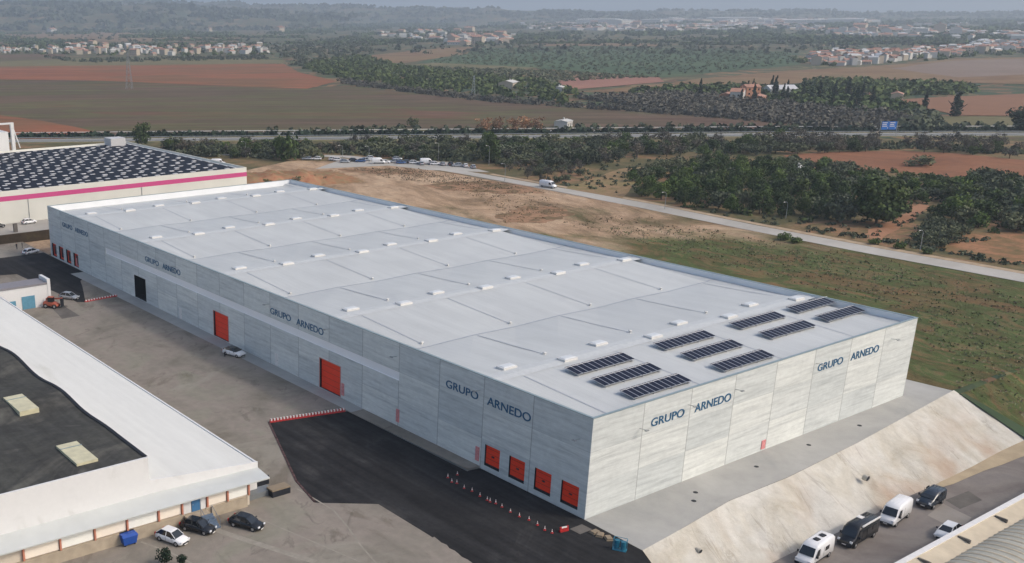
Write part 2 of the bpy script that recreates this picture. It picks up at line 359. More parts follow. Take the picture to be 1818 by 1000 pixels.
M['paleline'] = ground_mat('worn_joint', [(.3, alb((128, 123, 113))), (.7, alb((146, 140, 129)))], .3, 1.5, .15)
def line(pts, w_, m=None): strip('paving_joint', [(*g2(x, y, YZ), w_) for x, y in pts], YZ+.004, m or M['paleline'])
line([(528, 868), (562, 888), (592, 906), (616, 934), (640, 968), (668, 1000)], .22); line([(345, 928), (440, 960), (560, 998)], .9); line([(250, 962), (300, 980), (340, 1000)], .3)
line([(430, 905), (470, 925), (540, 955), (640, 998)], .18)
# concrete strip along the long wall
mb = MB(); z = YZ+.005
st = [(-1.2, 44.5), (-2.5, 50), (-2.7, 80), (-2.7, 100), (-3.6, 145), (-2.5, 153)]
mb.quad((0, 17.9, .06), (0, 30, .2), (-2.2, 30, .2), (-2.0, 18.2, .06)); mb.quad((0, 30, .2), (0, 44.3, z), (-2.4, 44.3, z), (-2.2, 30, .2))
mb.quad((-2.0, 18.2, .06), (-2.2, 30, .2), (-2.2, 30, .0), (-2.0, 18.2, -.1)); mb.quad((-2.2, 30, .2), (-2.4, 44.3, z), (-2.4, 44.3, .1), (-2.2, 30, 0))
mb.quad((0, 44.3, z), (0, 153, z), (-3.4, 153, z), (-2.4, 44.3, z))
tag(mb.build('wall_apron', M['apron']), kind='structure')
sheet('yard_patch', [g2(90, 545, z), g2(110, 566, z), g2(142, 561, z), g2(113, 543, z)], YZ+.004, M['patch'])
sheet('dark_asphalt', [(-40, 179.5), (-.2, 179), (-.2, 150), (-4.2, 145), (-5.8, 140), (-10.5, 127), (-12, 128), (-14, 160), (-40, 168)], YZ+.004, M['asphalt'])
# smooth concrete apron in front of the short wall
mb = MB()
top = [(-.4, -8.8, 0), (9, -7.9, .05), (18.5, -6.8, .1), (30.7, -7.0, .15), (49, -6.0, .2), (66, -4.6, .25), (81.6, -3.3, .3), (81, 5, .3)]
wall = [(0, 0, 0), (9, 0, .05), (18.5, 0, .1), (30.7, 0, .15), (49, 0, .2), (66, 0, .25), (73, 0, .3), (73, 5, .3)]
for i in range(7): mb.quad(wall[i], top[i], top[i+1], wall[i+1])
tag(mb.build('concrete_apron', M['apron']), kind='structure')
# sprayed concrete embankment
def gunite():
    m, t, b = base('sprayed_concrete', .95, 0, .1)
    v = mapped(t); n = noise(t, v, .13, 7, .6, 1.0); c = ramp(t, n, [(.3, alb((162, 155, 141))), (.45, alb((178, 173, 161))), (.6, alb((188, 185, 176))), (.75, alb((190, 186, 178)))])
    sx = node(t, 'ShaderNodeSeparateXYZ'); t.links.new(v, sx.inputs[0])
    n2 = noise(t, mapped(t, (.5, .22, .3), .25), 1.0, 6, .6, 1.2); c = mix(t, 1.0, c, ramp(t, n2, [(.3, (.92,)*3), (.65, (1.04,)*3)]), 'MULTIPLY')
    n4 = noise(t, v, 1.2, 6, .75); c = mix(t, 1.0, c, ramp(t, n4, [(.3, (.92,)*3), (.7, (1.06,)*3)]), 'MULTIPLY')
    n3 = noise(t, v, .09, 3); f = mth(t, 'MULTIPLY', ramp(t, n3, [(.5, (0,)*3), (.68, (.55,)*3)]), ramp(t, mth(t, 'MULTIPLY', sx.outputs[2], -.25), [(.2, (.2,)*3), (.9, (1,)*3)]))
    c = mix(t, f, c, alb((150, 118, 90)))
    t.links.new(c, b.inputs['Base Color']); n9 = noise(t, v, .8, 8, .72, .6); n10 = noise(t, mapped(t, (.45, .05, .2), .22), 1.0, 5, .7, .8)
    c = mix(t, 1.0, c, ramp(t, n9, [(.3, (.94,)*3), (.7, (1.04,)*3)]), 'MULTIPLY'); c = mix(t, ramp(t, n10, [(.60, (0,)*3), (.66, (.35,)*3), (.70, (0,)*3)]), c, alb((110, 98, 84))); t.links.new(c, b.inputs['Base Color'])
    bump(t, b, mth(t, 'ADD', mth(t, 'MULTIPLY', n, .5), mth(t, 'MULTIPLY', n9, .3)), .7, .5); return m
M['gunite'] = gunite()
tx = [(-3.2, -9.4)]+[(x, y) for x, y, _ in top[:7]]
def topy(x):
    return float(np.interp(x, [p[0] for p in tx], [p[1] for p in tx]))
def topz(x): return float(np.interp(x, [-.4, 81.6], [0, .3]))
nx, ny = 150, 22; vv = []; ff = []
for i in range(nx+1):
    x = -3.2+(84.8+.4)*i/nx
    x_ = min(x, 82)
    y0 = topy(x_)-.0; z0 = topz(x_); y1 = -14.5-.15*math.sin(x*.23)
    for j in range(ny+1):
        s = j/ny; s2 = s
        zz = z0+(LO-.02-z0)*(s**1.0)
        amp = math.sin(math.pi*min(1, s*1.02))*1.0
        zz += amp*(.22*math.sin(x*.37+2*math.sin(x*.21))+.07*math.sin(x*1.1+s*5+2*math.sin(x*.7))+.09*math.sin(s*6+x*.5))+random.uniform(-.02, .02)*amp
        vv.append((x+(s*1.6 if x > 60 else 0)*(x-60)/24, y0+(y1-y0)*s, zz))
for i in range(nx):
    for j in range(ny): a = i*(ny+1)+j; ff.append((a, a+1, a+ny+2, a+ny+1))
mb = MB(); mb.v = vv; mb.f = ff; mb.m = [0]*len(ff)
tag(mb.build('embankment', M['gunite'], smooth=True), kind='structure')
M['lowroad'] = ground_mat('lower_yard_asphalt', [(.3, alb((104, 96, 92))), (.55, alb((124, 118, 112))), (.75, alb((112, 106, 104)))], .1, 1.0, .1, dist=1.2)
sheet('lower_yard', [(0, -13.0), (30, -13.3), (54, -13.6), (58, -14.0), (130, -15.2), (130, -60), (0, -60)], LO, M['lowroad'])
sheet('lower_verge', [(60, -13.8), (84.5, -13.6), (130, -15.6), (130, -17.6), (78, -17.2), (57, -15.8), (52, -15.0)], LO+.05, plain('verge_earth', alb((160, 144, 118)), .95, var=.15, scale=.4), 4, .3)
sheet('lower_patch', [(51, -17.6), (56.5, -18), (55, -20.4), (49.8, -20)], LO+.006, M['patch'])
sheet('lower_slab', [(44.5, -18.5), (49.6, -18.0), (48.5, -22), (43.2, -23)], LO+.006, ground_mat('pale_slab', [(.3, alb((135, 128, 120))), (.7, alb((146, 140, 132)))], .2, 1, .06))
# vacant lot behind the warehouse
sheet('vacant_lot', [(-3, 178), (60, 176), (73.2, 174), (73.1, 0), (84, -3), (120, -4.2), (172, -4.2), (171, 22), (171, 58), (174, 95), (177, 135), (178.5, 170), (178.5, 212), (178, 262), (150, 290), (90, 262), (60, 196), (-3, 196)], -.01, M['vacant'], 10, .8)
mb = MB()
for (a, b) in (((73.2, -4.4), (160, -4.4)),):
    mb.quad((82.2, -4.3, -.02), (160, -4.3, -.02), (160, -15.5, LO-.02), (84.5, -15.3, LO-.02))
tag(mb.build('grass_bank', M['vacant']), kind='structure')
sheet('scrubland', [(171, -4), (600, -4), (640, 80), (470, 140), (350, 238), (270, 295), (160, 366), (60, 430), (-100, 520), (-100, 330), (90, 330), (95, 262), (150, 290), (178, 262)], -.02, M['scrub'], 20, 2)
# grey access road
rc = [(168.5, -30, 8), (170.5, 0, 8), (172.2, 24, 8.2), (173, 58, 7.8), (175.6, 95, 7.2), (180, 135, 8), (182, 170, 6.5), (183.4, 212, 6.2), (183, 250, 6.5), (176, 285, 6.5), (150, 318, 6.5), (118, 335, 6.5)]
strip('access_road', rc, .03, M['road'])
strip('road_kerb', [(x-4.3, y, .35) for x, y, w_ in rc[:8]], .12, M['apron'])
strip('road_shoulder', [(x+5.6, y, 2.6) for x, y, w_ in rc[:8]], .01, plain('shoulder_gravel', alb((158, 138, 112)), .95, var=.2, scale=.5))
cp_ = sheet('car_park', [g2(560, 300), g2(610, 282), g2(800, 288), g2(870, 306), g2(760, 302), g2(690, 294)], .015, M['road'])
# motorway
hwp = lambda off: [(x*1.0+off*.556, y+off*.831, 0) for x, y in [(-420, 768), (-190, 615), (75, 438), (183, 366), (290, 294), (396, 223), (481, 158), (700, -5)]]
def hws(name, off, wd, z, m): return strip(name, [(x, y, wd) for x, y, _ in hwp(off)], z, m)
hws('motorway_verge', 10, 44, .02, ground_mat('verge_grass', [(.3, alb((96, 96, 66))), (.7, alb((128, 118, 86)))], .02, .4, .25))
hws('motorway', -1, 13, .06, M['hw']); hws('motorway_far_carriageway', 22, 11, .06, M['hw'])
hws('lane_marking', -6, .25, .08, M['white']); hws('lane_marking', 4.2, .25, .08, M['white'])
# fields, each traced on the plain where it lies
def field(name, pts, m, z=.1, step=None, amp=1):
    P = [g2(x, y) for x, y in pts]; return sheet(name, P, z, m, step, amp)
F_brown = ground_mat('ploughed_brown', [(.30, alb((84, 64, 52))), (.42, alb((98, 80, 66))), (.5, alb((86, 74, 58))), (.58, alb((86, 84, 56))), (.66, alb((98, 72, 58))), (.78, alb((106, 88, 74)))], .010, .12, .28, (1, .3, 1), -.95, dist=1.4, streak=.20, sfreq=.06)
F_red = ground_mat('ploughed_red', [(.3, alb((114, 72, 52))), (.48, alb((130, 84, 60))), (.6, alb((110, 82, 58))), (.75, alb((122, 78, 54)))], .012, .12, .16, (1, .4, 1), -.8, dist=1.2, streak=.16, sfreq=.03)
F_tan = ground_mat('tan_field', [(.3, alb((104, 92, 66))), (.5, alb((122, 100, 74))), (.62, alb((108, 84, 62))), (.75, alb((100, 94, 64)))], .01, .1, .12, streak=.08, sfreq=.1)
F_green = ground_mat('green_orchard_field', [(.3, alb((60, 76, 56))), (.55, alb((72, 88, 62))), (.75, alb((92, 98, 68)))], .01, .12, .25, streak=.15, sfreq=.15)
F_olive = ground_mat('olive_field', [(.3, alb((92, 90, 62))), (.55, alb((108, 100, 72))), (.75, alb((82, 86, 58)))], .01, .12, .18)
field('brown_field', [(-60, 141), (150, 143), (400, 152), (545, 158), (620, 152), (700, 162), (860, 180), (1000, 190), (1180, 200), (1400, 222), (1340, 230), (900, 231), (430, 236), (100, 242), (-60, 244)], F_brown, .10, 30, 2)
field('red_field', [(-60, 119), (150, 117), (400, 113), (505, 114), (535, 130), (598, 145), (545, 158), (400, 152), (150, 143), (-60, 141)], F_red, .13, 30, 1.5)
field('red_field', [(-60, 200), (0, 205), (60, 213), (130, 225), (192, 240), (100, 247), (-60, 248)], F_red, .14, 15, 1)
field('olive_field', [(-60, 112), (130, 104), (400, 103), (505, 107), (505, 113), (150, 117), (-60, 119)], F_olive, .14, 30, 3)
field('brown_field', [(-60, 95), (110, 96), (130, 104), (-60, 112)], F_brown, .14)
field('tan_field', [(-60, 54), (180, 55), (430, 66), (420, 74), (150, 74), (-60, 72)], F_tan, .3)
field('brown_field', [(-60, 74), (180, 76), (440, 78), (300, 82), (-60, 84)], F_brown, .3)
field('tan_field', [(660, 98), (780, 86), (840, 84), (830, 96), (720, 112), (660, 112)], F_tan, .25)
field('green_field', [(840, 86), (1060, 82), (1400, 92), (1420, 115), (1180, 138), (960, 122), (740, 112)], F_green, .22, 40, 4)
field('tan_field', [(770, 112), (960, 121), (900, 126), (730, 116)], F_olive, .3)
field('tan_field', [(940, 76), (1160, 78), (1190, 82), (960, 82)], F_tan, .3)
field('red_brown_field', [(985, 142), (1060, 136), (1170, 138), (1180, 146), (1060, 156), (1010, 160)], ground_mat('red_brown', [(.3, alb((132, 96, 84))), (.7, alb((146, 108, 92)))], .01, .1, .1), .28, 25, 1.5)
field('tan_field', [(1020, 164), (1190, 148), (1240, 140), (1380, 128), (1560, 117), (1700, 105), (1900, 100), (1900, 152), (1500, 142), (1240, 163)], F_tan, .22, 40, 4)
field('brown_field', [(1580, 122), (1700, 108), (1900, 103), (1900, 130), (1700, 138)], ground_mat('brown_b', [(.3, alb((116, 100, 88))), (.7, alb((128, 112, 100)))], .01, .1, .1), .3, 30, 3)
field('red_field', [(1590, 178), (1690, 172), (1900, 164), (1900, 208), (1700, 206), (1640, 192)], ground_mat('red_c', [(.3, alb((116, 86, 66))), (.7, alb((128, 94, 72)))], .01, .1, .08), .26, 20, 1.5)
field('olive_field', [(1650, 206), (1900, 209), (1900, 231), (1640, 226)], F_olive, .18, 15, 1)
field('red_field', [(1390, 276), (1480, 270), (1600, 268), (1700, 273), (1900, 292), (1900, 330), (1700, 316), (1600, 308), (1500, 300), (1420, 290)], ground_mat('red_d', [(.3, alb((108, 74, 54))), (.55, alb((128, 88, 64))), (.75, alb((116, 88, 64)))], .03, .5, .14, streak=.1), .06, 8, .8)
field('earth_clearing', [(1690, 416), (1760, 412), (1900, 418), (1900, 478), (1760, 462), (1700, 452), (1660, 440)], ground_mat('earth_e', [(.3, alb((98, 88, 58))), (.48, alb((124, 96, 68))), (.58, alb((148, 108, 80))), (.7, alb((112, 96, 66)))], .08, .7, .28, dist=1.5), .012, 4, .8)
field('dirt_track', [(1530, 418), (1560, 400), (1600, 382), (1630, 362), (1650, 366), (1625, 390), (1585, 412), (1560, 428)], ground_mat('track', [(.3, alb((138, 102, 76))), (.7, alb((158, 118, 92)))], .06, .6, .12), .014, 4, .6)
field('dry_clearing', [(1000, 336), (1100, 300), (1220, 290), (1290, 284), (1300, 296), (1180, 310), (1130, 330), (1105, 352)], ground_mat('earth_g', [(.3, alb((108, 98, 68))), (.5, alb((136, 112, 84))), (.62, alb((118, 108, 74))), (.75, alb((150, 118, 90)))], .06, .7, .25), .012, 6, 1)
# far hills
RIDGES = []   # crests kept for the woods placed on them
def hills():
    m = M['country']
    # (image x, image y of the crest, distance, half depth): real ridges 6-13 km out
    def ridge(prof, dist, depth, seed):
        rg = random.Random(seed); mb = MB(); rows = []; xs = np.linspace(prof[0][0], prof[-1][0], 90)
        for x in xs:
            cy = np.interp(x, [p[0] for p in prof], [p[1] for p in prof])
            d = r2*((x-PX)/FOC)+u2*(-(cy-PY)/FOC)+fw; h = math.hypot(d[0], d[1]); d = d/h
            zt_ = max(5, CP[2]+dist*d[2]); r = []
            for k in range(-4, 5):
                q = dist+depth*k/4; zz = zt_*math.cos(k/4*math.pi/2)**.8*(1+.07*math.sin(x*.021+k*2+seed)*(k != 0)+.05*math.sin(x*.055+k)*(k != 0)) if abs(k) < 4 else -2
                r.append((CP[0]+d[0]*q, CP[1]+d[1]*q, zz))
            rows.append(r)
        RIDGES.append(rows)
        for i in range(len(rows)-1):
            for j in range(8): mb.quad(rows[i][j], rows[i+1][j], rows[i+1][j+1], rows[i][j+1])
        return tag(mb.build('hills', m, smooth=True), kind='structure')
    ridge([(-300, -10), (0, -14), (120, -12), (240, -4), (330, 4), (430, 8), (520, 14), (640, 24)], 8200, 2300, 1)
    ridge([(200, 18), (420, 10), (560, 9), (650, 13), (760, 16), (840, 17), (870, 12), (900, 18), (1000, 22), (1150, 26)], 6900, 1000, 2)
    ridge([(900, 24), (1100, 22), (1180, 19), (1230, 20), (1340, 19), (1420, 19), (1500, 23), (1620, 22), (1750, 24), (1900, 22), (2100, 22)], 7600, 1200, 3)
    ridge([(-300, 14), (-100, 10), (100, 6), (200, 8), (330, 14), (480, 22), (600, 28)], 5600, 1200, 4)
hills()
# ------------------------------------------------------------------ main warehouse
H = 13.0; LW = 174.1; WW = 73.0
wh = empty('warehouse', (0, 0, 0), 0, 'large grey precast concrete warehouse with pale flat roof and orange-red doors', 'warehouse')
def wall_holes(mb, P, u0, u1, z0, z1, holes):
    """P(u, z) -> point on the wall plane; rectangular openings are left out"""
    us = sorted({u0, u1}|{h[0] for h in holes}|{h[1] for h in holes}); zs = sorted({z0, z1}|{h[2] for h in holes}|{h[3] for h in holes})
    for a, b in zip(us, us[1:]):
        for c, d in zip(zs, zs[1:]):
            if any(h[0] <= a and b <= h[1] and h[2] <= c and d <= h[3] for h in holes): continue
            mb.quad(P(a, c), P(b, c), P(b, d), P(a, d))
docks = [(y-2.75, y, .75, 3.75) for y in (17.25, 12.8, 8.35, 3.95)]
fdocks = [(y-2.9, y, .65, 3.9) for y in (173.0, 168.3, 163.6, 158.9)]
bigs = [(49.7, 55.3, .4, 5.4), (84.7, 90.1, .4, 5.3)]
blk = (119.2, 124.7, .4, 5.3)
BAND = (35.3, 139.0, 7.35, 8.65)
mb = MB()
wall_holes(mb, lambda u, z: (0, u, z), 0, LW, -.3, H, docks+fdocks+bigs+[blk, BAND])
mb.quad((0, 0, -.3), (WW, 0, -.3), (WW, 0, H), (0, 0, H)); mb.quad((WW, 0, -.3), (WW, LW, -.3), (WW, LW, H), (WW, 0, H)); mb.quad((WW, LW, -.3), (0, LW, -.3), (0, LW, H), (WW, LW, H))
t_ = .28   # parapet: inner faces
mb.build('wall', M['panel'], wh); mb = MB()
mb.quad((t_, t_, 11.3), (t_, LW-t_, 11.5), (t_, LW-t_, H), (t_, t_, H)); mb.quad((WW-t_, t_, 11.3), (WW-t_, LW-t_, 11.5), (WW-t_, LW-t_, H), (WW-t_, t_, H))
mb.quad((t_, t_, 11.3), (WW-t_, t_, 11.3), (WW-t_, t_, H), (t_, t_, H)); mb.quad((t_, LW-t_, 11.5), (WW-t_, LW-t_, 11.5), (WW-t_, LW-t_, H), (t_, LW-t_, H))
mb.build('parapet_lining', plain('lining_white', (.74, .76, .77), .5, var=.03, scale=.3), wh)
mb = MB(); c0, c1 = H+.003, H+.07
for a, b in (((-.05, -.05, c0), (.34, LW+.05, c1)), ((WW-.34, -.05, c0), (WW+.05, LW+.05, c1)), ((.34, -.05, c0), (WW-.34, .34, c1)), ((.34, LW-.34, c0), (WW-.34, LW+.05, c1))): mb.box(a, b)
mb.build('coping', M['coping'], wh)
# lighter translucent band high on the long wall
mb = MB(); y0, y1, z0, z1 = BAND
mb.quad((.12, y0, z0), (.12, y1, z0), (.12, y1, z1), (.12, y0, z1))
mb.quad((0, y0, z0), (.12, y0, z0), (.12, y0, z1), (0, y0, z1)); mb.quad((0, y1, z0), (.12, y1, z0), (.12, y1, z1), (0, y1, z1))
mb.quad((0, y0, z0), (0, y1, z0), (.12, y1, z0), (.12, y0, z0)); mb.quad((0, y0, z1), (0, y1, z1), (.12, y1, z1), (.12, y0, z1))
mb.build('clerestory_band', plain('polycarbonate_band', alb((216, 218, 220), .60), .35, var=.03, scale=.2), wh)
# roof: ridges at y = 17.5+35k, valleys between, small crossfalls to the outlets
RZ, VZ = 12.76, 11.88
def rz(x, y):
    k = (y-17.5)/17.5; f = abs(((k+1) % 2)-1)          # 0 on a ridge, 1 in a valley
    z = RZ+(VZ-RZ)*f-(.45*f if y > 157.5 else 0)
    side = ((k+1) % 2) > 1                              # which slope
    ph = (x-(22.6 if not side else 14.0))/9.1; q = abs(((ph+1) % 2)-1)
    z = z-.20*f*(1-q) if not side else z-.20*(1-f)*f*2*(1-q)
    if x > 70.2: z += (12.0-z)*min(1, (x-70.2)/.9)          # level gutter along the rear parapet
    return z
mb = MB(); xs = [t_]+[x for x in (4.9, 14.0, 22.6, 32.2, 41.2, 50.3, 59.4, 68.6, 70.2, 71.1)]+[WW-t_]; ys = [t_]+[17.5*k for k in range(1, 10)]+[LW-t_]
ysf = sorted(set(ys+[(a+b)/2 for a, b in zip(ys, ys[1:])]))
for a, b in zip(xs, xs[1:]):
    for c, d in zip(ysf, ysf[1:]): mb.quad((a, c, rz(a, c)), (b, c, rz(b, c)), (b, d, rz(b, d)), (a, d, rz(a, d)))
mb.build('roof', M['roof'], wh)
Mseam = plain('roof_seam', alb((146, 151, 158), .75), .5); Mridge = plain('ridge_strip', alb((187, 189, 187), .84), .45)
mb = MB()
for k in range(5):                                      # valley gutters and crossfall seams
    if k < 4:
        y = 35*(k+1)
        for a, b in zip(xs, xs[1:]): mb.quad((a, y-.13, rz(a, y)+.03), (b, y-.13, rz(b, y)+.03), (b, y+.13, rz(b, y)+.03), (a, y+.13, rz(a, y)+.03))
        mb.build('valley_gutter', Mseam, wh); mb = MB()
    for x in (14.3, 32.4, 50.5, 68.6):
        if k < 5:
            y0, y1 = 17.5+35*k+3.6, min(17.5+35*k+17, LW-1)
            mb.quad(*[(x+s, y, rz(x, y)+.03) for s, y in ((-.1, y0), (.1, y0), (.1, y1), (-.1, y1))]); mb.build('roof_seam', Mseam, wh); mb = MB()
    for x in (5.0, 23.0, 41.3, 59.4):
        y0, y1 = 35*k+1.8, 17.5+35*k-1.6
        mb.quad(*[(x+s, y, rz(x, y)+.03) for s, y in ((-.1, y0), (.1, y0), (.1, y1), (-.1, y1))]); mb.build('roof_seam', Mseam, wh); mb = MB()
mb = MB()
for k in range(5):
    y = 17.5+35*k; mb = MB(); mb.quad((t_, y-1.4, rz(1, y-1.4)+.035), (WW-t_, y-1.4, rz(1, y-1.4)+.035), (WW-t_, y, RZ+.04), (t_, y, RZ+.04)); mb.quad((t_, y, RZ+.04), (WW-t_, y, RZ+.04), (WW-t_, y+1.4, rz(1, y+1.4)+.035), (t_, y+1.4, rz(1, y+1.4)+.035))
    mb.build('ridge_strip', Mridge, wh)
Mkerb = plain('skylight_kerb', (.64, .63, .60), .5); Mdome = plain('skylight_dome', (.60, .62, .62), .3)
skm = MB().box((-1.25, -.75, -.1), (1.25, .75, .26)).mesh('skylight', Mkerb)
mb = MB(); mb.loft([[(-1.12, -.62, .265), (1.12, -.62, .265), (1.12, .62, .265), (-1.12, .62, .265)], [(-.95, -.45, .36), (.95, -.45, .36), (.95, .45, .36), (-.95, .45, .36)]]); dm = mb.mesh('dome', Mdome)
opn = MB().box((-1.2, -.7, 0), (1.2, .7, .06)).mesh('open_flap', Mkerb)
def part(name, me, parent, loc, rot=(0, 0, 0)):
    o = D.objects.new(name, me); col.objects.link(o); o.parent = parent; o.location = loc; o.rotation_euler = rot; return o
for k in range(5):
    for i in range(8):
        x = 5.6+9.05*i; y = 17.5+35*k+(2.2 if i % 2 == 0 else -.2)
        s = part('skylight', skm, wh, (x, y, rz(x, y)+.03)); part('dome', dm, s, (0, 0, 0))
vm = MB().tube((0, 0, -.1), (0, 0, .25), .2, .16, 10).tube((0, 0, .25), (0, 0, .33), .3, .25, 10).mesh('roof_vent', Mkerb, True)
for k in range(5):
    for x in (14.3, 32.4, 50.5): part('roof_vent', vm, wh, (x, 17.5+35*k+3.6, rz(x, 21.1)))
    if k:
        for x in (5.0, 23.0, 41.3, 59.4): part('roof_vent', vm, wh, (x, 35*k+1.4, rz(x, 36.4)))
# doors
def recess(parent, h, depth, m=M['dark']):
    a, b, c, d = h; mb = MB()
    mb.quad((0, a, c), (depth, a, c), (depth, a, d), (0, a, d)); mb.quad((0, b, c), (depth, b, c), (depth, b, d), (0, b, d))
    mb.quad((0, a, c), (0, b, c), (depth, b, c), (depth, a, c)); mb.quad((0, a, d), (0, b, d), (depth, b, d), (depth, a, d))
    mb.build('door_frame', m, parent)
for h in docks+fdocks:
    a, b, c, d = h; c2 = c+.3; near = h in docks
    mb = MB().box((.2, a+.06, c2), (.32, b-.06, d-.02)) if near else MB().box((.35, a+.06, c), (.47, b-.06, d))
    dr = mb.build('dock_door', M['red'], wh)
    if near:
        mb = MB()
        for zz in (c2+.75, c2+1.5, c2+2.2): mb.box((.17, a+.1, zz), (.199, b-.1, zz+.03))
        mb.build('groove', plain('dark_red_groove', (.25, .02, .01), .6), dr)
        MB().box((.14, (a+b)/2-.22, c2+1.15), (.199, (a+b)/2+.22, c2+1.35)).build('window', M['dark'], dr)
        MB().box((.05, a+.2, c), (.3, b-.2, c2-.01)).build('bumper', M['dark'], dr)
    else:
        MB().box((.30, a+.55, c+.5), (.349, b-.7, d-.5)).build('window', plain('dark_red_shelter', (.08, .02, .02), .7), dr)  # dark red inset panel on each far dock door
    recess(wh, h, .64 if near else .48, M['dark'])
for h in bigs:
    a, b, c, d = h
    dr = MB().box((.28, a+.1, c), (.38, b-.1, d-.02)).build('roller_door', M['red'], wh)
    mb = MB()
    for k in range(1, 5):
        zz = c+k; mb.box((.26, a+.12, zz), (.279, b-.12, zz+.04))
    mb.build('groove', plain('red_groove', (.40, .03, .012), .6), dr)
    recess(wh, h, .55)
    mb = MB(); mb.box((-.06, a-.14, c), (0-.002, a, d+.1)).box((-.06, b, c), (-.002, b+.14, d+.1)).box((-.06, a, d), (-.002, b, d+.1)); mb.build('door_surround', plain('pale_red_trim', (.5, .25, .22), .6), wh)
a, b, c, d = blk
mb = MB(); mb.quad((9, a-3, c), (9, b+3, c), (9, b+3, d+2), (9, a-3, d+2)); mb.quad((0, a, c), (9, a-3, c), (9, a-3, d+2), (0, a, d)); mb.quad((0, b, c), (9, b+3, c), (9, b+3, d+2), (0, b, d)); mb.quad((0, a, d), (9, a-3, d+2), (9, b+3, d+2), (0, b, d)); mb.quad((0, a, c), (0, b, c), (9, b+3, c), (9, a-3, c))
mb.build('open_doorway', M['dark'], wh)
for y in (68.3, 103.6):
    dd = MB().box((-.06, y-.5, .45), (-.003, y+.5, 2.65)).build('side_door', M['whitep'], wh); MB().box((-.1, y-.4, 1.4), (-.061, y-.3, 1.55)).build('handle', M['galv'], dd)
Mh = plain('fire_hose_red', (.62, .24, .24), .7, var=.2, scale=4)
for y in (35.4, 18.6, 49.0, 157.0):
    MB().box((-.09, y-.35, .9), (-.003, y+.35, 2.9)).build('fire_hose_cabinet', Mh, wh)
MB().box((35.4, -.09, .4), (36.3, -.003, 1.7)).build('fire_hose_cabinet', Mh, wh)
# bracket lamps
def blamp(p, dirx, diry):
    mb = MB(); x, y, z = p; mb.tube((x, y, z), (x+dirx*.9, y+diry*.9, z+.1), .04, n=6); mb.cbox((x+dirx*1.05, y+diry*1.05, z+.08), (.3+.25*abs(diry), .3+.25*abs(dirx), .1))
    mb.build('wall_lamp', M['galv'], wh)
for y in (1.7, 18.7, 36.0, 52.7, 70.5, 105.0): blamp((0, y, 10.9 if y > 3 else 9.9), -1, 0)
for x in (8.6, 17.7, 27.5, 46.0, 66.0): blamp((x, 0, 10.9 if x > 10 else 9.8), 0, -1)
# lettering
def word(txt, parent, name, u0, u1, z0, z1, wall, m):
    cu = D.curves.new('t', 'FONT'); cu.body = txt; cu.size = 1; cu.extrude = .03; cu.offset = .006; o = D.objects.new('t', cu); col.objects.link(o)
    bpy.context.view_layer.update(); me = D.meshes.new_from_object(o.evaluated_get(bpy.context.evaluated_depsgraph_get())); D.objects.remove(o)
    n = len(me.vertices); c = np.empty(n*3); me.vertices.foreach_get('co', c); c = c.reshape(-1, 3)
    mn, mx = c.min(0), c.max(0); s = (c[:, 0]-mn[0])/(mx[0]-mn[0]); q = (c[:, 1]-mn[1])/(mx[1]-mn[1])
    out = np.zeros_like(c); off = -(.035+c[:, 2])
    if wall == 'x': out[:, 0] = off; out[:, 1] = u0+(u1-u0)*s; out[:, 2] = z0+(z1-z0)*q
    else: out[:, 1] = off; out[:, 0] = u0+(u1-u0)*s; out[:, 2] = z0+(z1-z0)*q
    me.vertices.foreach_set('co', out.ravel()); me.materials.clear(); me.materials.append(m); me.update()
    o = D.objects.new(name, me); col.objects.link(o); o.parent = parent; return o
for yl in (25.3, 70.0, 118.7, 164.6):
    word('GRUPO', wh, 'lettering', yl, yl-6.3, 9.4, 10.5, 'x', M['navy']); word('ARNEDO', wh, 'lettering', yl-8.0, yl-15.7, 9.35, 10.5, 'x', M['navy'])
for xl in (10.7, 46.7):
    word('GRUPO', wh, 'lettering', xl, xl+6.4, 9.5, 10.6, 'y', M['navy']); word('ARNEDO', wh, 'lettering', xl+8.5, xl+16.0, 9.5, 10.65, 'y', M['navy'])
# downpipes at joints
mb = MB()
# ------------------------------------------------------------------ rooftop solar arrays
def cell_mat():
    m, t, b = base('solar_cells', .45, 0, .12)
    v = mapped(t); sx = node(t, 'ShaderNodeSeparateXYZ'); t.links.new(v, sx.inputs[0])
    l = mth(t, 'MAXIMUM', mth(t, 'LESS_THAN', mth(t, 'FRACT', mth(t, 'MULTIPLY', sx.outputs[0], 6)), .05), mth(t, 'LESS_THAN', mth(t, 'FRACT', mth(t, 'MULTIPLY', sx.outputs[1], 6)), .05))
    c = mix(t, mth(t, 'MULTIPLY', l, .06), (.006, .008, .022), (.12, .13, .18)); t.links.new(c, b.inputs['Base Color']); return m
M['cell'] = cell_mat(); M['alu'] = plain('aluminium_frame', (.5, .51, .53), .4, .5)
tilt = rad(9)
pm = MB(); pm.box((.045, .03, 0), (.985, 2.35, .035)); pm.k = 1
pm.box((0, 0, -.005), (.045, 2.38, .045)).box((.985, 0, -.005), (1.03, 2.38, .045)).box((.045, 0, -.005), (.985, .03, .045)).box((.045, 2.35, -.005), (.985, 2.38, .045))
pme = pm.mesh('panel', [M['cell'], M['alu']])
fr = MB()
for i in range(12):
    x = .1+i*1.02; fr.tube((x, .2, -.02), (x, .2, .12), .03, n=5).tube((x, 2.2, -.02), (x, 2.2, .55), .03, n=5)
fr.tube((0, .2, .12), (11.4, .2, .12), .04, n=5).tube((0, 2.2, .55), (11.4, 2.2, .55), .04, n=5)
for x in (.4, 4, 7.6, 11): fr.cbox((x, 1.2, -.04), (.25, 2.2, .1))
fme = fr.mesh('frame', M['alu'])
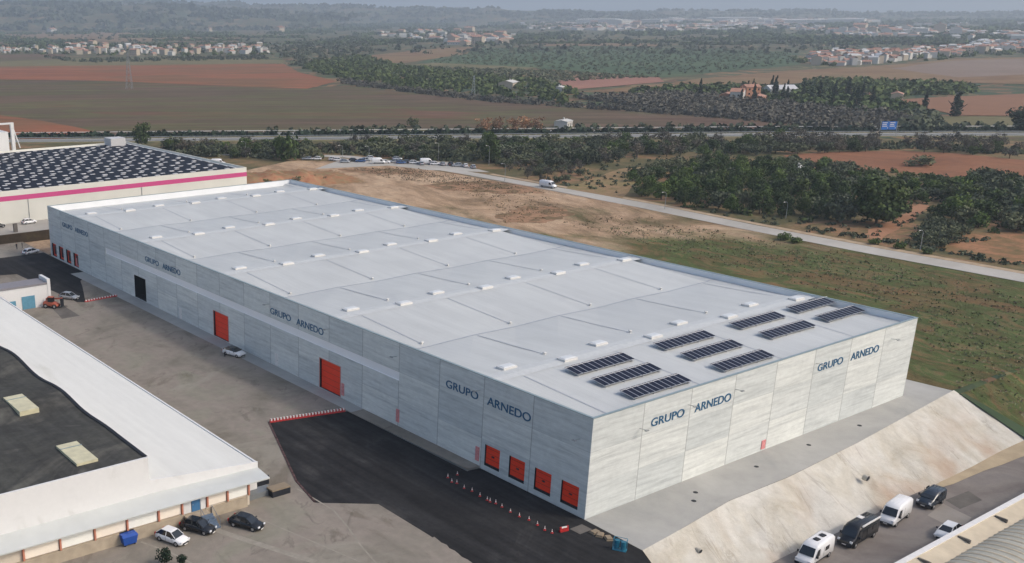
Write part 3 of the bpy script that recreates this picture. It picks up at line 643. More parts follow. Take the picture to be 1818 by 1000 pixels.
def array(x, y, label, n=11):
    e = empty('solar_array', (x, y, rz(x, y+1)+.08), 0, label, 'solar array', 'rooftop solar arrays')
    part('frame', fme, e, (0, 0, 0))
    for i in range(n): part('panel', pme, e, (i*1.04, .1, .16), (tilt, 0, 0))
pos = ['nearest the long wall', 'second from the long wall', 'third from the long wall', 'farthest from the long wall']
rws = ['rear row', 'middle row', 'front row']
for ci, (x, ys_) in enumerate(((10.9, (12.0, 7.5, 2.9)), (29.1, (12.2, 7.6, 2.8)), (46.8, (12.2, 7.3)), (64.6, (12.4, 7.5)))):
    for ri, y in enumerate(ys_):
        xx = 61.9 if ci == 3 else x
        array(xx, y, 'tilted blue solar array, %s, column %s' % (rws[ri], pos[ci]), 10 if ci == 3 else 11)
# ------------------------------------------------------------------ white building in the left foreground
wb = empty('office_warehouse', (0, 0, 0), 0, 'white low warehouse with dark raised roof and a row of loading doors', 'warehouse')
fx, fy, fe = -29.0, 27.8, 127.5
mb = MB()
mb.box((-110, fy+.0, YZ), (fx-.02, fe, 3.8)); mb.build('wall', M['white'], wb)
mb = MB(); mb.quad((-43.8, fy+.2, 5.95), (fx-.1, fy+.2, 4.5), (fx-.1, fe, 4.5), (-43.8, fe, 5.95)); mb.quad((-43.8, fe, 3.8), (fx-.1, fe, 3.8), (fx-.1, fe, 4.5), (-43.8, fe, 5.95)); mb.build('lower_roof', ground_mat('white_roof_coating', [(.3, alb((196, 196, 188), .86)), (.45, alb((208, 208, 202), .86)), (.75, alb((212, 212, 206), .86))], .12, 1.2, .035, (1, .3, 1), dist=1.0, rough=.6, streak=.04, sfreq=.8), wb)
mb = MB()
P = [(-43.8, 4.35, 6.1), (fx+.15, 3.75, 4.68)]
for y in (fy-.02, fy+.2): mb.quad((P[0][0], y, P[0][1]), (P[1][0], y, P[1][1]), (P[1][0], y, P[1][2]), (P[0][0], y, P[0][2]))
mb.quad((P[0][0], fy-.02, P[0][2]), (P[1][0], fy-.02, P[1][2]), (P[1][0], fy+.2, P[1][2]), (P[0][0], fy+.2, P[0][2])); mb.box((fx-.1, fy+.2, 3.75), (fx+.15, fe, 4.62)); mb.quad((fx+.15, fy-.02, 3.75), (fx+.15, fy+.2, 3.75), (fx+.15, fy+.2, 4.68), (fx+.15, fy-.02, 4.68))
mb.build('fascia', M['white'], wb)
# raised part with white front wall and dark, gently waved roof
zr = lambda x, y: 8.98-.36*min(1, max(0, (y-36)/14))*math.sin((y-59.3)/19*2*math.pi)
mb = MB(); mb.box((-110, fy-.02, 4.2), (-43.8, fy+.25, 9.05))
mb.box((-44.1, fy+.25, 5.6), (-43.8, fe, 8.0))
yy = np.linspace(fy+.25, fe, 60)
for a, b in zip(yy, yy[1:]): mb.quad((-43.8, a, 8.0), (-43.8, b, 8.0), (-43.8, b, zr(-43.8, b)+.12), (-43.8, a, zr(-43.8, a)+.12))
mb.build('raised_wall', M['white'], wb)
Mdark = ground_mat('dark_bitumen_roof', [(.3, alb((54, 54, 52))), (.45, alb((70, 70, 66))), (.55, alb((60, 60, 58))), (.64, alb((80, 79, 74))), (.75, alb((92, 91, 84)))], .08, .9, .2, dist=1.4, streak=.2, sfreq=.8)
mb = MB(); xs_ = np.linspace(-110, -43.8, 30)
for a, b in zip(xs_, xs_[1:]):
    for c, d in zip(yy, yy[1:]): mb.quad((a, c, zr(a, c)), (b, c, zr(b, c)), (b, d, zr(b, d)), (a, d, zr(a, d)))
mb.build('dark_roof', Mdark, wb, smooth=True)
mb = MB()
for a, b in zip(yy, yy[1:]): mb.quad((-44.15, a, zr(-44, a)+.13), (-43.72, a, zr(-44, a)+.13), (-43.72, b, zr(-44, b)+.13), (-44.15, b, zr(-44, b)+.13))
mb.build('roof_edge', M['dark'], wb)
Mry = plain('yellowed_rooflight', alb((188, 182, 152)), .5, var=.12, scale=1.2)
for y in (33.4, 52.4, 71.4):
    s = MB().box((-51.6, y-3.2, 8.2), (-49.0, y+3.2, zr(-50, y)+.32)).build('rooflight', Mry, wb); MB().box((-51.65, y+1.7, zr(-50, y)+.32), (-48.95, y+1.85, zr(-50, y)+.37)).build('joint', M['coping'], s)
# sloping canopy over the docks
mb = MB(); ez = 3.62; ey = 24.9
mb.quad((-110, fy-.03, 4.38), (-43.8, fy-.03, 4.34), (-43.8, ey, ez), (-110, ey, ez))
mb.quad((-43.8, fy-.03, 4.34), (fx+.1, fy-.03, 3.95), (fx+.1, ey, ez), (-43.8, ey, ez))
mb.quad((-110, ey, ez), (fx+.1, ey, ez), (fx+.1, ey, ez-.16), (-110, ey, ez-.16)); mb.quad((-110, fy, ez-.16), (fx+.1, fy, ez-.16), (fx+.1, ey, ez-.16), (-110, ey, ez-.16)); mb.quad((fx+.1, fy-.03, 3.95), (fx+.1, ey, ez), (fx+.1, ey, ez-.16), (fx+.1, fy-.03, ez-.16))
mb.build('canopy', plain('canopy_sheet', alb((184, 187, 184)), .55, .1, var=.05, scale=.5), wb)
dy = 25.6
xs_d = [-60.2, -56.0, -51.9, -47.9, -43.9, -40.8, -37.4, -34.6, -31.6]
MB().box((-110, dy+.12, YZ), (-31.4, fy+.0, 3.4)).build('dock_wall', plain('dock_wall_cream', alb((190, 180, 165)), .8), wb)  # even cream, a little darker than the loading doors
for i in range(8):
    a, b = xs_d[i]+.18, xs_d[i+1]-.18
    if i == 5: continue
    MB().box((a, dy, 1.85), (b, dy+.1, 3.40)).build('loading_door', plain('loading_door_white', alb((224, 218, 210), .72), .6, var=.03) if i % 2 else plain('loading_door_cream', alb((218, 208, 194), .72), .6, var=.03), wb)
MB().box((-40.6, dy, 1.65), (-39.6, dy+.1, 3.40)).box((-38.3, dy, 1.65), (-37.6, dy+.1, 3.40)).build('loading_door', M['white'], wb)
bd = MB().box((-39.5, dy-.02, 1.65), (-38.4, dy+.1, 3.38)).build('blue_door', plain('door_blue', (.05, .16, .32), .5), wb)
MB().box((-39.4, dy-.06, 2.5), (-39.3, dy-.021, 2.65)).build('handle', M['galv'], bd)
Mpost = plain('orange_post', (.50, .20, .13), .7)
for x in xs_d: MB().box((x-.1, dy-.2, 1.75), (x+.1, dy+.1, 3.42)).build('post', Mpost, wb)
MB().box((-110, dy-.25, YZ-.1), (-41.2, dy+.11, 1.72)).box((-36.9, dy-.25, YZ-.1), (-31.9, dy+.11, 1.62)).box((-41.2, dy+.0, YZ-.1), (-36.9, dy+.11, 1.5)).box((-40.6, dy-1.1, YZ), (-37.6, dy+.0, 1.5)).build('platform', plain('platform_concrete', alb((158, 146, 128)), .9, var=.15, scale=.8), wb)
mb = MB(); y0 = dy-1.12
for k in range(6): mb.box((-38.9, y0-.3-k*.34, YZ), (-37.4, y0-k*.34, 1.4-.19*k))
for x in (-38.9, -37.4): mb.tube((x, y0, 2.4), (x, y0-2.0, 1.3), .03, n=5); [mb.tube((x, y, YZ), (x, y, 2.4+(y-y0)*.55), .03, n=5) for y in (y0-2.0, y0-1, y0)]
tag(mb.build('metal_steps', plain('blue_grey_steel', (.14, .19, .26), .5, .3)), 'blue grey metal steps up to the blue door', 'steps')
# external ramp at the end of the dock
mb = MB().box((-31.4, 26.6, YZ), (-27.4, 28.2, 1.0)); mb.k = 1; mb.box((-31.4, 29.4, YZ), (-26.2, 29.6, 1.5)).box((-28.1, 25.6, YZ), (-25.4, 27.0, 1.1)); mb.k = 2; mb.box((-28.1, 25.6, 1.103), (-25.4, 27.0, 1.3))
tag(mb.build('loading_platform', [plain('steel_plate', alb((120, 124, 126)), .5, .3), M['dark'], M['wood']]), 'low steel plate platform with a wooden deck beside the white warehouse', 'platform')
# ------------------------------------------------------------------ small white annex
an = empty('annex', (0, 0, 0), 0, 'small white building with two light blue doors behind the white roof', 'building')
MB().box((-60, 129, YZ), (-17.3, 133.6, 4.9)).box((-17.9, 128.9, YZ), (-17.25, 133.7, 6.0)).build('wall', M['white'], an)
MB().box((-60, 128.9, 4.9), (-17.95, 133.7, 5.3)).build('roof', plain('annex_roof', alb((120, 118, 122)), .7), an)
MB().box((-23.6, 128.9, YZ), (-20.8, 128.997, 3.0)).build('door', M['bluedoor'], an); MB().box((-26.3, 128.9, YZ), (-24.9, 128.997, 2.4)).build('door', M['bluedoor'], an)
# ------------------------------------------------------------------ magenta striped warehouse on its platform
PZ = 2.6
sheet('upper_platform', [(-160, 195.6), (92, 195.6), (92, 320), (-160, 320)], PZ, plain('platform_ground', alb((150, 146, 138)), .9, var=.15, scale=.1))
rw = MB().box((-160, 195.2, 0), (30, 195.58, PZ+.1)).build('retaining_wall', M['brownwall']); tag(rw, 'long dark brown retaining wall below the magenta striped warehouse', 'retaining wall')
pw = empty('striped_warehouse', (0, 0, 0), 0, 'cream warehouse with a magenta stripe and solar panels over its roof', 'warehouse')
X0, X1, Y0, Y1, ZR = -90, 80.6, 211, 301, 11.1
mb = MB(); mb.box((X0, Y0, PZ), (X1, Y0+.3, 11.75)).box((X0, Y1-.3, PZ), (X1, Y1, 11.75)).box((X0, Y0+.3, PZ), (X0+.3, Y1-.3, 11.75)).box((X1-.3, Y0+.3, PZ), (X1, Y1-.3, 11.75)); mb.build('wall', M['cream'], pw)
MB().box((X0, Y0-.03, 8.9), (X1+.03, Y0-.003, 10.25)).box((X1+.003, Y0-.03, 8.9), (X1+.03, Y1, 10.25)).build('stripe', M['pink'], pw)
MB().box((X0+.3, Y0+.3, ZR-.2), (X1-.3, Y1-.3, ZR)).build('roof', plain('pale_roof', alb((205, 205, 200)), .6), pw)
mb = MB()
for x in (8, 43.5): mb.tube((x, Y0-.08, PZ), (x, Y0-.08, 8.9), .09, n=6)
mb.build('downpipe', M['galv'], pw)
dk = plain('far_solar_cells', (.010, .011, .018), .6, 0, .1, var=.4, scale=.6)
row_y = np.arange(Y0+2, Y1-9, 5.6)
sk_pos = []
for i, y in enumerate(row_y):
    mb = MB(); mb.quad((-58, y, ZR+.25), (X1-2.5, y, ZR+.25), (X1-2.5, y+5.35, ZR+.42), (-58, y+5.35, ZR+.42)); mb.quad((-58, y, ZR+.05), (X1-2.5, y, ZR+.05), (X1-2.5, y, ZR+.25), (-58, y, ZR+.25))
    ords = ['front', 'second', 'third', 'fourth', 'fifth', 'sixth', 'seventh', 'eighth', 'ninth', 'tenth', 'eleventh', 'twelfth', 'thirteenth', 'rear']
    o = mb.build('solar_row', dk); tag(o, 'long dark solar row on the striped warehouse, %s from its front edge' % ords[min(i, 13)], 'solar array', 'solar rows on the striped warehouse')
    for j in range(15):
        for q in (0, 1): sk_pos.append((1.0+j*6.2+q*3.1+(i % 2)*1.5+random.uniform(-.15, .15), y+1.3+q*2.7))
sk_pos = [p for p in sk_pos if p[0] < X1-5]
fskm = MB().box((-.75, -.5, 0), (.75, .5, .45)).mesh('rooflight', M['fargrey'])
sk_pos.sort(key=lambda p: (p[0]-CP[0])**2+(p[1]-CP[1])**2)
for p in sk_pos[:99]: part('rooflight', fskm, pw, (p[0], p[1], ZR))
mb = MB()
for p in sk_pos[99:]: mb.box((p[0]-.75, p[1]-.5, ZR), (p[0]+.75, p[1]+.5, ZR+.45))
tag(mb.build('rooflight', M['fargrey'], pw), kind='stuff')
MB().box((70, 292, ZR), (76, 298, 14.2)).build('plant_room', M['fargrey'], pw)
# tall white industrial block with steel frame, behind
tb = empty('white_silo_block', (0, 0, 0), 0, 'white block with a tall open steel frame at the left edge', 'building')
MB().box((-10, 303, 0), (34.6, 330, 18.2)).build('wall', M['white'], tb)
mb = MB(); mb.box((35.8, 303, 0), (37.0, 304.2, 21.4)).box((-10, 303.1, 20.8), (35.8, 304.1, 21.4)).tube((36.8, 304, 20), (39, 304, 12), .2, n=6); mb.build('frame', M['white'], tb)
# ------------------------------------------------------------------ building at the lower right
lb = empty('vaulted_building', (0, 0, 0), 0, 'beige building with grey vaulted roof in the lower right corner', 'building')
bz = 1.0; by = -27.2
Mbe = plain('beige_parapet', alb((180, 168, 146)), .8, var=.12, scale=.6)
MB().box((-5, by-.35, LO), (140, by, bz)).build('wall', M['cream'], lb)
mb = MB().box((-5, by-.5, bz+.003), (140, by+.12, bz+.12)); mb.build('parapet_cap', M['whitep'], lb)
mb = MB(); rg = random.Random(3); pr = None
for i in range(0, 146, 1):
    x = -5+i; d_ = 2.1+.42*abs(((i*.27) % 2)-1)+rg.uniform(-.12, .12); q = (x, by-.5, bz+.0), (x, by-.5-d_, bz-.55)
    if pr: mb.quad(pr[0], q[0], q[1], pr[1])
    pr = q
mb.build('sealed_upstand', Mbe, lb)
mb = MB(); n = 14
for i in range(n):
    a0, a1 = math.pi*i/n, math.pi*(i+1)/n; yc = by-5.9; rr = 3.9
    for xa in np.arange(-5, 140, 5.0):
        mb.quad((xa, yc+rr*math.cos(a0), bz-1.2+1.5*math.sin(a0)), (xa+5, yc+rr*math.cos(a0), bz-1.2+1.5*math.sin(a0)), (xa+5, yc+rr*math.cos(a1), bz-1.2+1.5*math.sin(a1)), (xa, yc+rr*math.cos(a1), bz-1.2+1.5*math.sin(a1)))
mb.build('vaulted_roof', ground_mat('vault_sheet', [(.3, alb((142, 140, 130))), (.7, alb((170, 168, 156)))], .3, 2, .12, (2, .25, 1), rough=.5), lb, smooth=True)
mb = MB()
for x in np.arange(-4, 130, 1.25):
    for i in range(n):
        a0, a1 = math.pi*i/n, math.pi*(i+1)/n; q = [(yc+rr*math.cos(a), bz-1.17+1.5*math.sin(a)) for a in (a0, a1)]
        mb.quad((x, q[0][0], q[0][1]), (x+.16, q[0][0], q[0][1]+.06), (x+.16, q[1][0], q[1][1]+.06), (x, q[1][0], q[1][1])); mb.quad((x+.32, q[0][0], q[0][1]), (x+.16, q[0][0], q[0][1]+.06), (x+.16, q[1][0], q[1][1]+.06), (x+.32, q[1][0], q[1][1]))
mb.build('roof_rib', Mbe, lb)
mb = MB()
for x in np.arange(12.5, 60, 8.8): mb.cbox((x, by-1.3, bz-.05), (.22, 1.2, .3)); mb.cbox((x, by-1.9, bz-.2), (.3, .3, .5))
mb.build('bracket', M['patch'], lb)
MB().box((-5, by-12.8, LO), (140, by-10.2, bz-.2)).build('rear_upstand', Mbe, lb)
# ------------------------------------------------------------------ vehicles
def ring(x, hw, z0, z1, ti=.0, r=.12):
    """rounded cross-section at x: half width hw, from z0 up to z1, top drawn in by ti"""
    return [(x, -hw+r, z0), (x, hw-r, z0), (x, hw, z0+r*1.3), (x, hw, (z0+z1)*.5), (x, hw-ti*.4, z1-r*1.2), (x, hw-ti-r, z1), (x, -hw+ti+r, z1), (x, -hw+ti*.4, z1-r*1.2), (x, -hw, (z0+z1)*.5), (x, -hw, z0+r*1.3)]
def wheels(e, xs_, hw, r):
    for x in xs_:
        for s in (-1, 1):
            y = s*(hw-.10)
            wl = empty('wheel', (x, y, r)); wl.parent = e
            mb = MB(); mb.tube((0, -.11, 0), (0, .11, 0), r, n=16); mb.build('tyre', M['tyre'], wl)
            mb = MB(); mb.tube((0, s*.09, 0), (0, s*.125, 0), r*.62, r*.55, n=12); mb.build('rim', M['rim'], wl)
def details(e, L, hw, zh, zt, paint, blk=False):
    for s in (-1, 1):
        MB().cbox((L/2-.06, s*(hw-.28), zh), (.12, .34, .16)).build('headlight', M['lamp'], e)
        MB().cbox((-L/2+.04, s*(hw-.16), zt), (.10, .2, .3)).build('tail_light', M['redlight'], e)
        MB().cbox((L/2*.36, s*(hw+.09), zt+.25), (.14, .2, .14)).build('mirror', M['dark'], e)
    MB().cbox((L/2+.0, 0, zh-.25), (.06, hw*1.1, .16)).build('grille', M['dark'], e)
    MB().cbox((L/2+.03, 0, zh-.38), (.02, .5, .11)).build('number_plate', M['whitep'], e)
def make_car(name, label, paint, loc, rz_, L=4.25, hw=.89, Ht=1.47, roof=None, group=None, fast=False, suv=0):
    e = empty(name, loc, rz_, label, 'car', group); h = .92+suv*.12; k = L/4.25
    P = [(-2.12, .72, .35, .80, .10), (-2.05, .84, .25, h, .10), (-1.4, hw, .2, h+.04, .08), (-.2, hw, .2, h+.02, .06), (.9, hw, .2, h-.02, .06), (1.05, hw, .2, h-.04, .08), (1.85, .86, .22, h-.16, .14), (2.08, .72, .3, h-.30, .14)]
    mb = MB().loft([ring(x*k, a, b, c, ti) for x, a, b, c, ti in P]); mb.build('body', paint, e, smooth=True)
    g = [(-1.95, .66, h+.0), (-1.35, .62, Ht-.10), (-1.1, .60, Ht), (.15, .60, Ht-.02), (.35, .60, Ht-.06), (1.15, .70, h-.03)]
    mb = MB(); rr = []
    for x, a, zt_ in g: rr.append([(x*k, -hw+.10, h-.08), (x*k, hw-.10, h-.08), (x*k, a+.03, zt_), (x*k, -a-.03, zt_)])
    mb.loft(rr); mb.build('windows', M['glass'], e)
    mb = MB().loft([[(x*k, -a, z_), (x*k, a, z_), (x*k, a-.05, z_+.05), (x*k, -a+.05, z_+.05)] for x, a, z_ in ((-1.38, .62, Ht-.12), (-1.1, .63, Ht-.01), (.15, .63, Ht-.03), (.38, .62, Ht-.08))])
    for s in (-1, 1):
        for a, b in (((1.12, .74, h-.02), (.36, .61, Ht-.07)), ((-1.95, .68, h), (-1.36, .62, Ht-.11)), ((-.35, .80, h-.02), (-.35, .61, Ht-.02))): mb.tube((a[0]*k, s*a[1], a[2]), (b[0]*k, s*b[1], b[2]), .045, n=5)
    mb.build('roof', roof or paint, e)
    for s in (-1, 1):
        for xx in (.75, -.3, -1.2): MB().cbox((xx*k, s*(hw+.003), .62), (.02, .01, .55)).build('door_gap', M['dark'], e)
    MB().cbox((-L/2-.01, 0, .45), (.05, hw*1.4, .16)).build('bumper', M['dark'], e)
    wheels(e, (-1.32*k, 1.3*k), hw, .31); details(e, L, hw, .62, .78, paint)
    return e
def make_van(name, label, paint, loc, rz_, L=5.6, hw=1.0, Ht=2.45, hood=1.15, side=False, extras=None, group=None, cat='van'):
    e = empty(name, loc, rz_, label, cat, group); x1 = L/2; r0 = x1-hood
    P = [(-x1, hw-.04, .38, Ht-.10, .12), (-x1+.15, hw, .3, Ht, .14), (r0-.95, hw, .28, Ht, .14), (r0-.35, hw, .28, Ht-.28, .16), (r0+.35, hw, .28, 1.28, .10), (x1-.18, hw-.06, .3, 1.05, .12), (x1, hw-.2, .36, .86, .14)]
    MB().loft([ring(x, a, b, c, ti, .16) for x, a, b, c, ti in P]).build('body', paint, e, smooth=True)
    mb = MB(); zA, zB = Ht-.36, 1.36; xa, xb = r0-.30, r0+.34
    mb.loft([[(xb+.02, -hw+.14, zB), (xb+.02, hw-.14, zB), (xb+.07, hw-.14, zB), (xb+.07, -hw+.14, zB)], [(xa+.02, -hw+.26, zA), (xa+.02, hw-.26, zA), (xa+.09, hw-.26, zA+.02), (xa+.09, -hw+.26, zA+.02)]]); mb.build('windscreen', M['glass'], e)
    for s in (-1, 1):
        mb = MB(); y = s*(hw+.012); z0 = 1.22
        mb.quad((r0-1.0, y, z0), (r0+.10, y, z0), (r0-.42, y*.985, Ht-.50), (r0-1.0, y*.985, Ht-.50)); mb.build('side_window', M['glass'], e)
        if side:
            for xx in side: MB().cbox((xx, s*(hw+.01), 1.62), (1.0, .03, .55)).build('side_window', M['glass'], e)
        MB().cbox((r0-.1, s*(hw+.14), 1.35), (.14, .22, .3)).build('mirror', M['dark'], e)
        MB().cbox((0, s*(hw+.01), .55), (L*.55, .03, .12)).build('rub_strip', M['dark'], e)
        MB().cbox((x1-.12, s*(hw-.26), .92), (.14, .3, .26)).build('headlight', M['lamp'], e)
        MB().cbox((-x1+.0, s*(hw-.12), 1.2), (.06, .12, .6)).build('tail_light', M['redlight'], e)
    MB().cbox((x1-.05, 0, .48), (.18, hw*1.7, .3)).build('bumper', M['dark'], e); MB().cbox((x1+.05, 0, .5), (.02, .5, .11)).build('number_plate', M['whitep'], e)
    for k in range(4): MB().box((-x1+.4, -.6+k*.4-.03, Ht-.01), (r0-1.1, -.6+k*.4+.03, Ht+.025)).build('roof_rib', paint, e)
    for s in (-1, 1):
        for xx in (r0-1.15, -.2*L/5.6): MB().cbox((xx, s*(hw+.004), 1.25), (.025, .012, 1.5)).build('door_gap', M['dark'], e)
    wheels(e, (-x1+1.1, x1-.95), hw, .35)
    return e
# car headings: rotation 0 looks along +x
make_car('hatchback', 'white hatchback parked beside the black car in front of the loading doors', M['whitecar'], (-43.6, 24.0-1.2, YZ), rad(-68), L=4.0)
make_car('parked_car', 'black car parked between the white hatchback and the metal steps', M['blackcar'], (-39.9, 23.4, YZ), rad(-60))
make_car('parked_car', 'black car standing alone in the open car park, right of the metal steps', M['blackcar'], (-34.7, 21.0, YZ), rad(-62))
make_car('parked_car', 'white car with dark roof parked close to the long grey wall', M['whitecar'], (-2.9, 77.8, YZ), rad(-72), L=4.3, roof=M['glass'], suv=1)
make_car('parked_car', 'small silver car near the blue doors and the striped barrier', M['silver'], (-12.3, 131.6, YZ), rad(-55))
make_car('parked_car', 'silver white estate car in front of the far loading doors', M['whitecar'], (-3.4, 179.6, YZ), rad(25), L=4.9)
make_van('camper_van', 'white camper van with roof vents, leftmost on the lower road', M['whitecar'], (21.6, -16.6, LO), rad(186), L=6.0, Ht=2.6, side=(-1.0,))
mb = MB()
for x in (-1.6, -.1): mb.cbox((21.6-x*math.cos(rad(6)), -16.6-x*math.sin(rad(6)), LO+2.66), (.7, .6, .12))
o = mb.build('roof_vent', M['dark']); e = [x for x in D.objects if x.name.startswith('camper_van')][0]; bpy.context.view_layer.update(); o.parent = e; o.matrix_parent_inverse = e.matrix_world.inverted()
ev = make_van('minibus', 'black van with a white awning rail on its roof', M['blackcar'], (30.6, -16.9, LO), rad(183), L=6.6, Ht=2.6, side=(-2.0, -.6))
MB().cbox((-.9, .98, 2.58), (4.4, .16, .16)).build('awning_rail', M['whitep'], ev); MB().cbox((-1.0, -.45, 2.62), (.8, .7, .08)).build('roof_hatch', M['whitep'], ev)
make_van('panel_van', 'plain white high roof panel van on the lower road', M['whitecar'], (39.7, -16.7, LO), rad(187), L=5.8, Ht=2.55)
make_van('black_suv', 'dark blue black off-roader at the foot of the embankment', M['navycar'], (48.2, -17.0, LO), rad(184), L=4.7, Ht=1.95, hood=1.3, side=(-1.1,), cat='car')
make_car('parked_car', 'white car half hidden behind the lower right building', M['whitecar'], (40.9, -22.6, LO), rad(186), L=4.6, hw=.92, suv=1)
make_van('road_van', 'white van driving on the grey access road', M['whitecar'], (182.2, 176.6, .03), rad(-84), L=6.2)
make_car('parked_car', 'white car beside the cream wall on the upper platform', M['whitecar'], (6.5, 207.5, PZ), rad(8))
make_car('parked_car', 'dark car at the left edge of the upper platform', M['blackcar'], (-2.8, 206.8, PZ), rad(5))
# cars in the distant car park
protos = {}
def proto(kind, paint, label):
    f = make_van if kind == 'van' else make_car
    return f('parked_van' if kind == 'van' else 'parked_car', label, M[paint], (0, 0, 0), 0, group='vehicles in the distant car park')
lots = [(388, 293, 'van', 'whitecar'), (545, 284, 'car', 'silver'), (562, 284, 'car', 'whitecar'), (600, 286, 'car', 'whitecar'), (612, 289, 'car', 'silver'), (592, 285, 'car', 'whitecar'), (628, 287, 'car', 'blackcar'), (640, 288, 'car', 'bluecar'), (650, 286, 'car', 'silver'), (672, 291, 'van', 'whitecar'), (684, 290, 'car', 'whitecar'), (700, 289, 'car', 'silver'), (712, 291, 'car', 'bluecar'), (724, 290, 'car', 'blackcar'), (735, 291, 'car', 'whitecar'), (748, 293, 'car', 'silver'), (758, 292, 'van', 'whitecar'), (772, 293, 'car', 'whitecar'), (786, 294, 'car', 'silver'), (800, 294, 'car', 'blackcar'), (812, 296, 'car', 'silver'), (826, 297, 'car', 'whitecar'), (840, 299, 'car', 'silver'), (655, 283, 'car', 'whitecar'), (705, 284, 'car', 'silver')]
names_c = {'whitecar': 'white', 'silver': 'silver', 'blackcar': 'black', 'bluecar': 'blue'}
for x, y, kd, pt in lots:
    key = kd+pt; p = G(x, y)
    if key not in protos: o = protos[key] = proto(kd, pt, 'small %s %s parked in the distant car park beyond the bare lot' % (names_c[pt], kd))
    else: o = ctree(protos[key])
    o.location = (p[0], p[1], .02); o.rotation_euler = (0, 0, rad(random.choice([-35, -35, 145, 60, -30])))
# ------------------------------------------------------------------ people (one continuous skinned body, clothing as material)
def person(name, label, loc, rz_, shirt, arm=0, group=None):
    V = [(0, 0, .95), (0, 0, 1.2), (0, 0, 1.45), (0, 0, 1.55), (0, .02, 1.64), (0, .02, 1.74),
         (.20, 0, 1.42), (.27, -.02+.1*arm, 1.15), (.28, .12+.16*arm, .93), (.29, .17+.18*arm, .85), (-.20, 0, 1.42), (-.27, -.02, 1.15), (-.29, .06, .92), (-.30, .08, .83),
         (.10, 0, .88), (.12, .03, .5), (.13, -.02, .09), (.14, .14, .04), (-.10, 0, .88), (-.13, -.03, .5), (-.14, -.08, .09), (-.15, .08, .04)]
    Ed = [(0, 1), (1, 2), (2, 3), (3, 4), (4, 5), (2, 6), (6, 7), (7, 8), (8, 9), (2, 10), (10, 11), (11, 12), (12, 13), (0, 14), (14, 15), (15, 16), (16, 17), (0, 18), (18, 19), (19, 20), (20, 21)]
    Rr = [.15, .15, .15, .06, .10, .09, .07, .05, .038, .035, .07, .05, .038, .035, .10, .07, .045, .04, .10, .07, .045, .04]
    me = D.meshes.new(name); me.from_pydata(V, Ed, []); o = D.objects.new(name, me); col.objects.link(o)
    md = o.modifiers.new('skin', 'SKIN'); 
    if not me.skin_vertices: bpy.context.view_layer.objects.active = o
    md2 = o.modifiers.new('sub', 'SUBSURF'); md2.levels = 1; md2.render_levels = 1
    if not me.skin_vertices:
        import bmesh
        bm = bmesh.new(); bm.from_mesh(me); bm.verts.layers.skin.verify(); bm.to_mesh(me); bm.free()
    for i, r in enumerate(Rr): me.skin_vertices[0].data[i].radius = (r, r*.75)
    me.skin_vertices[0].data[0].use_root = True
    bpy.context.view_layer.update(); ev_ = o.evaluated_get(bpy.context.evaluated_depsgraph_get()); nm = D.meshes.new_from_object(ev_); o.modifiers.clear(); o.data = nm
    nm.materials.clear()
    for m in (shirt, M['cloth_d'], M['skin'], M['hair']): nm.materials.append(m)
    for p in nm.polygons:
        z = p.center.z; p.use_smooth = True
        p.material_index = 3 if z > 1.72 or (z > 1.64 and p.center.y < .0) else 2 if z > 1.52 or (abs(p.center.x) > .22 and z < .9) else 1 if z < .98 else 0
    o.location = loc; o.rotation_euler = (0, 0, rz_); tag(o, label, 'person', group); return o
person('person', 'person in a pale top and dark trousers standing beside the white car', (-4.7, 78.0, YZ), rad(200), M['cloth_w'])
person('person', 'person in dark clothes on the far yard, left of a second one', (-4.6, 186.6, YZ), rad(120), M['cloth_d'], 1)
person('person', 'person in dark clothes on the far yard, nearer to the silver white car', (-2.9, 187.2, YZ), rad(250), M['cloth_d'])
# ------------------------------------------------------------------ yard objects
def barrier(a, b, n, label, z=YZ, h=.52):
    e = empty('barrier', ((a[0]+b[0])/2, (a[1]+b[1])/2, z), math.atan2(b[1]-a[1], b[0]-a[0]), label, 'barrier'); L = math.hypot(b[0]-a[0], b[1]-a[1]); d = L/n
    for i in range(n):
        x = -L/2+d*i; mb = MB()
        mb.loft([[(x+.02, -.24, 0), (x+d-.02, -.24, 0), (x+d-.02, .24, 0), (x+.02, .24, 0)], [(x+.02, -.2, h*.35), (x+d-.02, -.2, h*.35), (x+d-.02, .2, h*.35), (x+.02, .2, h*.35)], [(x+.06, -.09, h*.5), (x+d-.06, -.09, h*.5), (x+d-.06, .09, h*.5), (x+.06, .09, h*.5)], [(x+.06, -.08, h), (x+d-.06, -.08, h), (x+d-.06, .08, h), (x+.06, .08, h)]])
        mb.build('barrier_section', M['redw'], e)
        MB().box((x+d*.25, -.125, h*.45), (x+d*.72, .125, h+.012)).build('white_block', M['whitep'], e)
    return e
barrier((-14.8, 47.2), (-2.9, 44.5), 24, 'long red and white barrier across the head of the dark loading ramp')
barrier((-10.6, 127.2), (-2.9, 127.8), 12, 'distant red and white barrier beside the fresh dark asphalt', h=.38)
